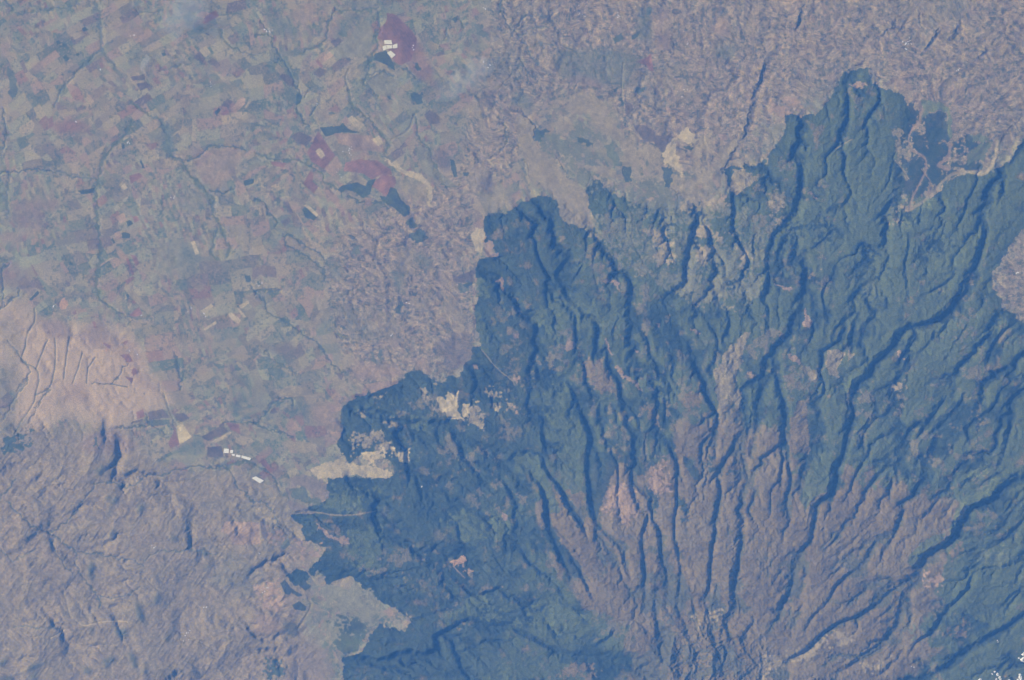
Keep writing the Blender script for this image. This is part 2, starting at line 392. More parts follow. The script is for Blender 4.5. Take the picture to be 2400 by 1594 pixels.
F 2 2 mn|1480 0 1550 60 1560 180 1490 160
F 2 2 mn|1180 240 1240 360 1200 560 1140 480
F 2 2 n|200 230 250 330 270 520 400 700 470 760 490 860 420 860 330 760 240 600 200 400
F 2 2 n|230 120 330 240 420 340 500 500 470 520 400 420 320 280
G 2 2 n|0 0 170 0 260 210 340 400 270 420 160 180 40 120
G 2 2 n|310 0 500 0 490 260 420 280 330 130
Z 2 2 mn|930 1240 1000 1220 1250 1210 1400 1300 1490 1300 1600 1440 1680 1568 850 1568 950 1430
Z 2 2 mn|870 1040 1100 1000 1180 1180 1060 1230 900 1180
T 2 2 mn|1640 1450 1720 1370 1768 1350 1768 1568 1700 1568
T 2 2 mn|1240 1120 1450 1080 1400 1180 1340 1280 1260 1200
F 2 2 n|340 1390 520 1385 600 1440 420 1465 320 1440
G 2 2 mn|0 1180 520 1330 640 1270 700 1180 560 1120 300 1040 0 1080
M 2 2 mn|330 1450 560 1470 640 1568 300 1568
K 2 2 mn|600 250 740 200 900 250 900 420 760 560 640 420
K 2 2 mn|920 120 1060 20 1110 100 1100 380 1020 330 940 220
T 3 2 mn|0 1380 300 1300 600 1200 560 1300 300 1420 0 1520
G 3 2 n|330 0 460 0 400 250 300 330 260 400 220 300
G 3 2 mn|560 0 880 0 860 180 760 300 600 200
E 3 2 mn|1300 200 1400 140 1560 0 1620 0 1500 120 1320 240
E 3 2 n|1200 640 1300 460 1340 370 1500 310 1620 190 1600 150 1330 320 1290 420
G 3 2 n|960 760 980 690 1120 570 1220 540 1220 580 1060 700 1000 780
G 3 2 n|1200 640 1320 590 1768 600 1768 1000 1560 1200 1250 1050 1140 960 1190 850 1240 740
H 3 2 mn|1330 700 1600 640 1768 760 1500 790
M 3 2 mn|1220 600 1340 580 1370 650 1260 740
K 3 2 mn|1090 800 1210 840 1190 940 1090 900
M 3 2 mn|1140 1230 1350 1150 1400 1250 1200 1300
H 3 2 mn|1020 1200 1120 1100 1180 1100 1100 1230 960 1300
T 3 2 mn|620 1450 1000 1290 900 1400 760 1500 560 1568
B 2 0 n|1030 1060 1130 950 1140 1060 1170 1160 1180 1240 1130 1170 1060 1130
B 2 0 n|1140 940 1200 880 1250 920 1280 970 1240 1000 1180 970
T 2 0 n|910 980 950 1000 1030 1060 1030 1150 980 1140 930 1080
T 2 0 mn|530 800 600 780 720 830 780 950 850 930 870 1140 790 1110 720 960 640 920 560 880
G 3 1 mn|380 100 800 0 1400 0 1380 260 1000 480 700 520 420 400
G 3 1 mn|900 720 1300 620 1600 620 1500 900 1000 1050
G 3 0 mn|200 1100 900 1050 1040 1500 700 1568 200 1568
'''
# named plots: name|category|class|tile col|row|outline|label|kind(t=thing)
PLOTS = '''
woodlot|wood|D|0|0|385 285 405 278 418 300 398 310|small dark square wood, upper of the pair left of the north-western tan field
woodlot|wood|D|0|0|430 395 455 375 480 405 458 425|dark diamond-shaped wood below the pair of small square woods in the far north-west
woodlot|wood|D|0|0|428 305 445 298 460 310 440 322|tiny dark wood just right of the small square wood in the far north-west
woodlot|wood|D|0|0|522 375 545 365 552 378 530 388|short narrow dark wood to the right of the diamond-shaped wood
woodlot|wood|D|0|0|565 195 590 185 610 210 575 220|dark wood touching the top right corner of the north-western tan field
woodlot|wood|D|0|0|1115 370 1135 362 1145 382 1125 392|faint dark square wood below the smoke plume in the north-west
woodlot|wood|D|0|0|535 1320 650 1298 650 1330 570 1345|long dark wood lying across the plain and ending at the curved green river
woodlot|wood|D|0|0|835 990 855 985 862 1025 845 1030|small upright dark wood right of the curved green river, near its upper end
woodlot|wood|D|0|0|965 1110 980 1115 1002 1160 985 1165|narrow leaning dark wood in open plain right of the curved green river
woodlot|wood|D|0|0|870 1530 900 1520 920 1545 885 1565|dark square wood beneath the small dark red field east of the river
woodlot|wood|D|0|0|1480 780 1510 745 1525 755 1495 800|dark slanting wood beside a pink strip field in the north-western plain
woodlot|wood|D|0|0|1680 1250 1750 1235 1755 1265 1690 1285|dark oblong wood at the south-eastern rim of the round pale plain
farm_field|field|O|0|0|1350 105 1395 75 1450 90 1410 125|orange bare core of the bright field near the top, right of the smoke
farm_field|field|R|0|0|1395 150 1410 125 1450 90 1490 70 1515 110 1410 168|reddish field wrapped round the orange one near the top edge
farm_field|field|R|0|0|890 1215 965 1195 985 1220 905 1270|crimson square field right of the curved green river
farm_field|field|Q|0|0|1330 400 1370 360 1420 405 1400 430|left of two purple fields under the pale tan block in the north-west
farm_field|field|Q|0|0|1430 425 1475 400 1525 450 1500 475|right of two purple fields under the pale tan block in the north-west
farm_field|field|Q|0|0|900 530 1000 515 1005 548 920 560|flat dark blue-purple field under the little white smoke plume
farm_field|field|Q|0|0|940 580 1015 565 1040 600 970 628|purple field just south of the flat dark one by the little smoke plume
farm_field|field|T|0|0|490 245 560 215 590 240 520 275|pale tan oblong field in the far north-west beside small dark woods
farm_field|field|T|0|0|1375 350 1420 320 1460 365 1420 400|pale tan block above the two purple fields in the north-west
farm_field|field|T|0|0|1475 490 1500 500 1600 575 1580 590 1540 560|narrow cream strip slanting down right of the purple pair
farm_field|field|K|0|0|1590 755 1670 665 1695 680 1690 720 1625 785|pink strip field slanting up beside a dark slanting wood
farm_field|field|T|0|0|1690 740 1725 690 1740 700 1700 750|slim tan strip just right of the pink strip field
farm_field|field|T|0|0|1645 845 1690 770 1768 800 1768 850|tan wedge field below the slim tan strip, north of the green wedge
farm_field|field|B|0|0|835 1290 860 1265 885 1300 850 1315|small bright yellow field below the crimson square
farm_field|field|L|0|0|870 650 900 600 960 640 930 690|pale grey-tan field at the head of the branching green valley
farm_field|field|R|0|0|915 1500 945 1490 965 1520 930 1540|small dark red field with a dark square wood at its lower left
farm_field|field|K|0|0|800 1500 850 1470 880 1520 830 1545|pinkish field left of the small dark red field east of the river
farm_field|field|R|1|0|905 90 960 100 1060 190 1110 260 1110 310 1070 420 1000 450 960 430 930 370 880 280 840 270 850 200 900 150|large rust-red plantation around the pale yellow greenhouses
woodlot|wood|D|1|0|820 370 900 350 950 440 960 490 900 450 810 410|dark blue wedge of wood at the foot of the pale yellow greenhouses
farm_field|field|T|1|0|1200 285 1265 310 1235 355 1190 330|tan square field east of the rust-red plantation
farm_field|field|K|1|0|430 410 510 360 540 385 470 430|pink oblong field above the purple square, west of the greenhouses
farm_field|field|Q|1|0|390 505 440 465 495 490 440 540|purple square field south-west of the greenhouses
farm_field|field|Q|1|0|165 530 180 510 230 520 260 560 265 600 220 590|plum-coloured field against the straight dark road
woodlot|wood|D|1|0|275 650 300 640 320 670 305 710 280 730|dark rounded wood at the lower end of the straight dark road
farm_field|field|T|1|0|680 720 700 715 770 770 750 785|cream sliver along the wooded stream south of the grey plateau field
woodlot|wood|D|1|0|440 880 580 870 600 850 640 890 720 920 600 915 480 945|long dark green wedge of trees north of the dark red diamond
farm_field|field|B|1|0|630 820 660 800 750 860 710 905|bright cream block between green wedge and wooded stream
farm_field|field|K|1|0|540 920 640 925 680 925 700 930 640 1010 570 990|pink rounded field just below the long green wedge
farm_field|field|K|1|0|640 1010 700 930 800 940 880 1000 890 1050 750 1040 660 1050|wide salmon field left of the wooded stream bend
farm_field|field|B|1|0|800 960 850 935 880 990 840 1010|bright square at the right end of the wide salmon field
farm_field|field|K|1|0|190 920 215 880 255 910 230 955|pale pink square west of the purple ragged field
farm_field|field|Q|1|0|240 940 300 910 390 950 350 1010 290 990|ragged purple field up against the dark red diamond
farm_field|field|R|1|0|430 905 550 1080 470 1165 380 1115 355 1050|dark red diamond field holding a pale rectangle
farm_field|field|B|1|0|410 1045 440 1018 480 1075 450 1100|pale rectangle inside the dark red diamond field
farm_field|field|R|1|0|620 1120 720 1100 840 1110 930 1170 940 1210 880 1200 800 1240 740 1200 600 1180|broad maroon field east of the dark red diamond
farm_field|field|T|1|0|630 1230 680 1185 770 1250 750 1285|tan block between the broad maroon field and the dark copse
farm_field|field|R|1|0|790 1280 880 1200 960 1220 970 1260 920 1360 880 1340 840 1310|deep red field ringed by dark copses
woodlot|wood|D|1|0|560 1310 600 1280 700 1260 760 1290 770 1250 830 1235 800 1290 790 1340 740 1370 690 1330 620 1310 590 1335|ragged dark copse west of the deep red field
woodlot|wood|D|1|0|850 1350 900 1360 930 1290 970 1310 1000 1380 1060 1430 1060 1480 1020 1500 960 1440 880 1400|dark copse trailing south-east of the deep red field
woodlot|wood|D|1|0|1340 1100 1365 1105 1385 1160 1390 1220 1365 1225 1350 1170|narrow dark wood along the right side of the greyish lobed field
woodlot|wood|D|1|0|1430 1190 1470 1195 1460 1220 1430 1215|little dark wood east of the narrow one by the lobed field
farm_field|field|R|1|0|325 1270 375 1180 400 1200 390 1250 430 1290 400 1340|crimson L-shaped field south-west of the dark red diamond
farm_field|field|R|1|0|100 1115 210 1125 190 1160 110 1140|thin plum strip just below the tree-lined stream
farm_field|field|T|1|0|240 1285 290 1240 310 1340 290 1345|cream strip left of the crimson L-shaped field
farm_field|field|B|1|0|330 1420 350 1410 430 1480 420 1500|bright cream bar on top of a dark round wood
woodlot|wood|D|1|0|320 1450 340 1430 420 1500 400 1525 340 1500|dark round wood under the bright cream bar
farm_field|field|T|1|0|100 1470 150 1425 200 1470 140 1510|tan diamond west of the dark round wood
farm_field|field|K|1|0|760 1370 800 1370 800 1420 750 1420|small pink square south of the ragged dark copse
farm_field|field|L|1|0|1100 1020 1150 1010 1200 1050 1210 1140 1270 1190 1350 1250 1390 1290 1310 1280 1220 1220 1150 1190 1130 1100|greyish lobed field curving south-east, east of the red fields
farm_field|field|B|1|0|1590 1100 1600 1095 1650 1140 1640 1155|bright cream dash east of the lobed field
farm_field|field|B|1|0|1680 1135 1700 1130 1700 1165 1685 1165|shorter cream dash right of the bright one
farm_field|field|R|2|0|855 430 920 400 960 370 980 490 950 490 930 450|maroon hooked field amid smallholdings at top centre
woodlot|wood|D|0|1|200 500 260 440 270 460 215 510|slanting dark wood west of the orange bare patch
woodlot|wood|D|0|1|840 40 860 35 900 50 900 75 845 78|dark square wood right of the pink field east of the curved river
woodlot|wood|D|0|1|765 85 780 80 800 110 785 115|small dark slanting wood close to the curved river's east bank
woodlot|wood|D|0|1|475 240 490 235 500 260 485 265|lone small dark wood west of the curved river in speckled farmland
woodlot|wood|D|0|1|868 470 880 460 898 480 880 492|small dark wood left of the big pale angled field
farm_field|field|K|0|1|790 45 830 30 845 85 800 90|pink field left of a dark square wood east of the river
farm_field|field|R|0|1|900 190 940 200 965 250 940 275|rose-red field east of the curved river's middle stretch
farm_field|field|L|0|1|1030 340 1080 310 1110 360 1060 385|pale square inside the big angled field east of the river
farm_field|field|T|0|1|850 420 940 360 900 415 980 500 1045 572 1020 605 930 510|tan L-shaped margin on the west of the big grey field
farm_field|field|T|0|1|1045 572 1180 490 1192 510 1050 600|tan margin closing the big grey field on its south side
farm_field|field|B|0|1|1320 100 1345 95 1375 185 1350 195|bright cream upright bar in the middle plain
farm_field|field|T|0|1|1340 420 1380 390 1420 425 1380 450|tan square below the bright upright bar
farm_field|field|R|0|1|890 610 960 550 985 600 930 625|maroon field at the lower end of the curved river
farm_field|field|B|0|1|1390 580 1460 528 1475 545 1410 600|upper of two parallel cream bars in the mid plain
farm_field|field|B|0|1|1405 705 1490 650 1500 665 1420 715|lower of two parallel cream bars in the mid plain
farm_field|field|B|0|1|1575 600 1600 590 1665 645 1650 670 1600 640|thick cream bar slanting down right of the parallel pair
farm_field|field|B|0|1|1635 560 1650 555 1700 620 1685 630|thin cream bar slanting down beside the thick one
farm_field|field|R|0|1|830 885 890 875 920 930 880 935|maroon patch on the pink savanna near white huts
farm_field|field|R|0|1|940 1280 990 1255 1000 1310 950 1330|maroon field at the south rim of the cream savanna
farm_field|field|Q|0|1|1020 1280 1120 1255 1180 1320 1130 1320 1030 1335|left purple field of the two south of the savanna's tip
farm_field|field|Q|0|1|1185 1290 1270 1285 1310 1320 1250 1350|right purple field of the two south of the savanna's tip
farm_field|field|B|0|1|1220 1375 1262 1362 1325 1450 1240 1505|cream striped wedge below the right purple field
farm_field|field|T|0|1|1270 1360 1340 1330 1370 1340 1340 1430|tan block right of the cream striped wedge
farm_field|field|Q|0|1|1390 1450 1530 1370 1580 1410 1440 1480|long purple bar right of the striped wedge
farm_field|field|B|0|1|1450 1490 1590 1410 1600 1425 1560 1455 1490 1495|cream bar lying under the long purple bar
farm_field|field|R|0|1|1560 1350 1650 1360 1660 1430 1590 1400|plum field north-east of the long purple bar
farm_field|field|Q|0|1|1430 1520 1530 1510 1545 1590 1430 1590|dark purple field left of the twin white greenhouses
clearing|clearing|B|1|1|1480 50 1530 0 1570 20 1570 80 1560 180 1510 170|cream clearing on the forest's west edge below its rounded top
clearing|clearing|K|1|1|1580 130 1600 90 1640 120 1620 180 1670 190 1670 215 1580 210|pink L-shaped clearing biting into the forest edge
clearing|clearing|B|1|1|1250 1165 1280 1150 1310 1190 1330 1140 1380 1170 1400 1130 1415 1140 1390 1190 1410 1280 1440 1340 1320 1310 1290 1250 1260 1210|largest bright cream glade inside the western forest
clearing|clearing|B|1|1|1425 1220 1480 1205 1490 1240 1465 1310 1430 1300|second bright cream glade, just right of the largest
clearing|clearing|B|1|1|1650 1230 1685 1240 1680 1275 1655 1265|small bright glade east of the two large cream ones
clearing|clearing|K|1|1|1490 955 1530 960 1532 985 1500 988|tiny pink glade north of the cream glades
woodlot|wood|F|1|2|215 850 280 795 360 830 340 880 380 920 340 950|dark square plantation, westernmost below the forest corner
woodlot|wood|F|1|2|170 900 200 870 240 930 320 980 290 990 240 960 240 980 200 970|thin dark plantation strip along the square one's south side
woodlot|wood|F|1|2|250 1050 300 1020 350 1060 340 1090 270 1080|small dark plantation south of the square one
woodlot|wood|F|1|2|480 780 540 760 590 790 600 840 580 870 540 870 510 910 480 900 480 850 430 820|stepped dark plantation above two tan plots
farm_field|field|K|0|2|1520 540 1560 470 1790 480 1800 630 1610 635 1580 560|large pink-grey ploughed field in the southern farmland
farm_field|field|T|0|2|1480 370 1560 290 1650 320 1610 420 1530 420|tan field just north of the large pink-grey one
farm_field|field|Q|1|2|28 470 52 452 62 500 88 560 62 610 38 560|dark purple sliver between two tan fields south-east of the greenhouse
farm_field|field|R|1|2|20 60 60 40 115 120 100 135|maroon strip east of the southern white greenhouse
'''
# tree-lined streams and roads: class, width, tile col, row, points
LINES = '''
D 5 0 0|20 0 95 60 75 85
V 5 0 0|180 75 260 68 400 58 480 62 520 30 545 0
V 9 0 0|650 0 690 90 690 200 700 330 740 400 830 520
V 4 0 0|700 350 650 380 620 430 560 480 500 540 440 600 400 680 380 740
D 5 0 0|20 750 30 850 40 950 15 1040
V 6 0 0|60 1200 50 1350 60 1500
G 8 0 0|910 850 870 920 820 980 740 1060 700 1130 680 1230 665 1280 655 1380 665 1480 670 1568
G 9 0 1|670 0 690 100 690 200 670 300 660 370 680 480 720 530
G 6 0 1|720 530 800 580 850 605
V 6 0 1|850 605 930 640 980 640 1050 640
G 6 0 0|900 700 960 740 1030 790 1110 840 1150 900
V 16 0 0|1110 840 1150 920 1150 1000 1180 1070
G 9 0 0|1180 1070 1250 1120 1310 1190 1380 1280 1450 1340 1460 1400
G 7 0 0|1460 1400 1470 1470 1500 1530 1530 1568
G 8 0 1|1530 0 1560 80 1590 140 1570 200
G 8 0 1|1500 20 1480 100 1460 180 1500 230
D 4 0 0|1200 1080 1290 1110 1340 1100 1400 1050 1440 1020 1560 1010 1640 1020 1700 1040
D 4 0 0|1450 1310 1540 1330 1600 1310
D 4 0 0|0 1190 100 1190 200 1180 350 1180
V 5 0 0|350 1180 480 1210 600 1220 660 1240
G 5 0 0|1530 200 1540 250 1600 320 1680 360 1768 375
V 4 0 0|930 60 1000 75 1110 90
V 4 0 0|1120 490 1180 480 1250 440
L 4 0 0|950 1450 990 1530 1010 1568
D 3 1 0|30 140 90 240 150 360 200 450 270 580 300 640
D 3 1 0|0 255 60 230
D 4 1 0|160 400 130 430
G 5 1 0|550 60 520 120 490 230 460 290 400 330 330 350
V 14 1 0|275 365 320 365
G 4 1 0|550 60 620 80 700 70 790 60 850 50
G 5 1 0|840 70 860 140 855 210 830 270 830 340 790 410 760 520 745 570 800 610 850 680
V 4 1 0|740 560 850 490 960 530
G 6 1 0|640 620 660 720 740 790 800 860 870 940 920 990 900 1050
D 5 1 0|280 740 300 800 360 860
D 3 1 0|380 790 440 720
V 3 1 0|330 680 370 620
G 6 1 0|1100 780 1110 850 1120 900 1130 960 1190 1020 1210 1100 1250 1180 1300 1270 1370 1300 1400 1290
V 12 1 0|0 865 80 880
G 6 1 0|0 1060 80 1090 200 1110 300 1110 380 1140 450 1190 480 1260 560 1310
D 5 1 0|640 1360 740 1400 850 1400 920 1450
D 5 1 0|0 1380 50 1400 80 1460 140 1530 150 1568
V 4 1 0|1330 220 1300 260
D 4 1 0|1400 130 1430 190
D 4 1 0|1020 460 1060 490 1100 530
D 5 1 0|1690 0 1700 100 1768 200
L 3 1 0|940 960 1050 900 1090 800
L 3 1 0|640 480 620 540 640 620
V 4 1 0|1700 840 1725 900 1720 1000 1690 1050
D 3 2 0|0 250 90 110
V 5 2 0|0 200 60 250 120 360 180 450
V 4 2 0|60 240 150 200 260 190
V 4 2 0|160 300 280 310
D 5 2 0|50 400 100 480 110 560
D 3 2 0|40 740 130 840 160 880
L 3 2 0|770 440 760 600 770 700 840 700
D 6 1 1|200 70 200 110 260 150 340 190 400 240 470 310 480 370
D 5 1 1|210 60 280 80 340 130 400 150 450 190 490 240
D 6 1 1|0 460 40 490 100 590 180 640 260 700
D 5 1 1|260 700 340 740 420 800 480 870 500 930 560 980 620 1000
V 4 1 1|70 860 120 920 200 970 270 1010
D 5 1 1|0 1350 60 1290 140 1200 240 1185 250 1240
D 6 1 1|0 1350 60 1390 160 1420 260 1450
V 4 1 1|0 440 90 430 160 450
V 5 1 1|560 730 600 770 640 770
V 2.5 0 1|240 560 240 650 190 740 175 830 150 900 170 940 250 980 270 1060 250 1140 230 1220 150 1340 100 1430
V 2.5 0 1|480 760 460 900 440 1050
V 2.5 0 1|380 770 385 900 365 1050 330 1120 250 1160
V 2.5 0 1|330 780 280 900 250 980
V 2 0 1|570 870 540 980 500 1080
V 2 0 1|660 900 610 980 600 1080
D 3 0 1|880 940 820 1040 770 1080 640 1080
D 2.5 0 1|770 1085 880 1105
D 4 0 1|350 1100 300 1160 240 1260 200 1330
D 4 0 1|70 250 20 290 25 400 20 540
D 3.5 0 1|140 440 60 520 0 560
V 3 0 1|60 800 200 1000 120 1160 20 1320
V 3 0 1|200 1030 120 1130
D 4 0 1|830 1385 900 1385 1050 1375 1150 1430
D 5 0 1|1560 1340 1640 1345 1768 1355
D 4 0 1|1010 1280 1030 1360
D 4 0 1|1730 400 1768 460
D 5 0 1|1200 870 1240 1000 1240 1120
L 3 0 1|1130 1150 1180 1290 1240 1400
D 4 0 2|50 340 130 420 220 500 330 550
D 4 0 2|330 550 360 570 440 620 530 700 520 780 600 890 650 960 690 1020 700 1080
D 3 0 2|360 600 380 680 460 790 500 830
D 3.5 0 2|340 545 400 520 500 430 600 300 650 250 660 210 760 205 870 240 950 215 1000 150 1080 160 1150 150 1190 120 1280 105 1340 90
D 3 0 2|540 690 640 695 800 720 900 735 1000 780
V 3 0 2|1000 740 1100 680 1300 670 1500 700
D 4 0 2|1340 90 1450 110 1560 100 1620 190 1640 240 1700 270 1730 320 1768 335
G 10 0 2|1560 100 1680 60 1768 80
D 4 1 2|0 75 100 150 160 260
D 4 1 2|0 330 80 350 140 460 170 520
V 3 0 2|100 1190 260 1200 440 1215
D 3 0 2|690 1000 800 990 900 970 980 930
V 3 0 2|0 660 90 740 250 660
D 6 0 2|0 300 60 250 100 180
B 2.5 0 2|520 1150 580 1190 700 1165 860 1160 880 1170
B 2.5 0 2|350 1280 450 1220
T 2.5 0 2|980 830 1100 950 1200 960
T 2.5 0 2|1240 1240 1400 1310 1480 1360
T 3 0 2|440 960 470 1060 490 1130
K 5 3 0|1000 880 970 960 1000 1040 1080 1090 1090 1170 1050 1260 1000 1360 980 1420
K 10 3 0|1060 760 1040 850 1000 890
K 10 3 0|1260 1000 1240 1090 1180 1140 1250 1170
B 9 3 0|1580 980 1570 1080 1540 1150 1490 1200 1430 1195 1330 1185
T 8 3 0|1330 1185 1260 1210 1200 1260 1150 1320 1060 1400 990 1440
K 3 3 0|1060 1170 1130 1270 1130 1310
T 4 3 0|880 1110 930 1170 970 1230
G 4 3 0|500 1010 600 960
T 2.5 3 0|580 960 500 1010 460 1030
T 3 1 1|1560 850 1660 970 1768 1060
T 4 1 2|240 420 380 405 600 430 830 400
T 3 1 2|300 1200 380 1060 360 1000
T 3 1 2|340 800 400 880
K 2.5 1 2|1360 780 1440 860
'''
DARKSPOTS = '''
620 760 640 755 640 880 605 850
710 60 725 110 690 160 660 120 700 110
775 330 800 300 820 310 780 360 770 410 740 450 730 440 760 400
782 258 800 258 800 280 782 280
735 295 765 295 765 325 738 325
885 1310 910 1370 945 1420 935 1500 910 1480 905 1400
790 1200 870 1210 880 1280 840 1280 800 1240
625 1190 650 1190 650 1250 635 1250
970 1490 1010 1490 990 1540
1180 560 1220 570 1210 600 1170 590
1345 580 1365 580 1360 610
1380 650 1425 645 1410 710 1395 700
700 1440 790 1400 780 1440 730 1480
560 1480 610 1475 650 1520 580 1520
950 360 1000 350 960 400 945 420
940 1040 970 1060 975 1110 995 1170 970 1160 945 1100
1075 970 1090 970 1090 1040 960 1040 1070 1020
1110 770 1130 760 1125 810
760 540 800 510 780 570 755 590
1330 1490 1360 1490 1350 1540
1240 1480 1260 1490 1270 1540
1440 760 1460 750 1450 790 1400 790
0 1440 60 1380 40 1440 0 1480
200 1470 340 1430 300 1470 200 1490
180 1560 260 1490 240 1568
0 1540 90 1540 100 1568 0 1568
1540 1280 1600 1270 1560 1310
1140 1260 1200 1210 1170 1250 1180 1300 1150 1300
960 800 985 805 980 825 960 825
'''
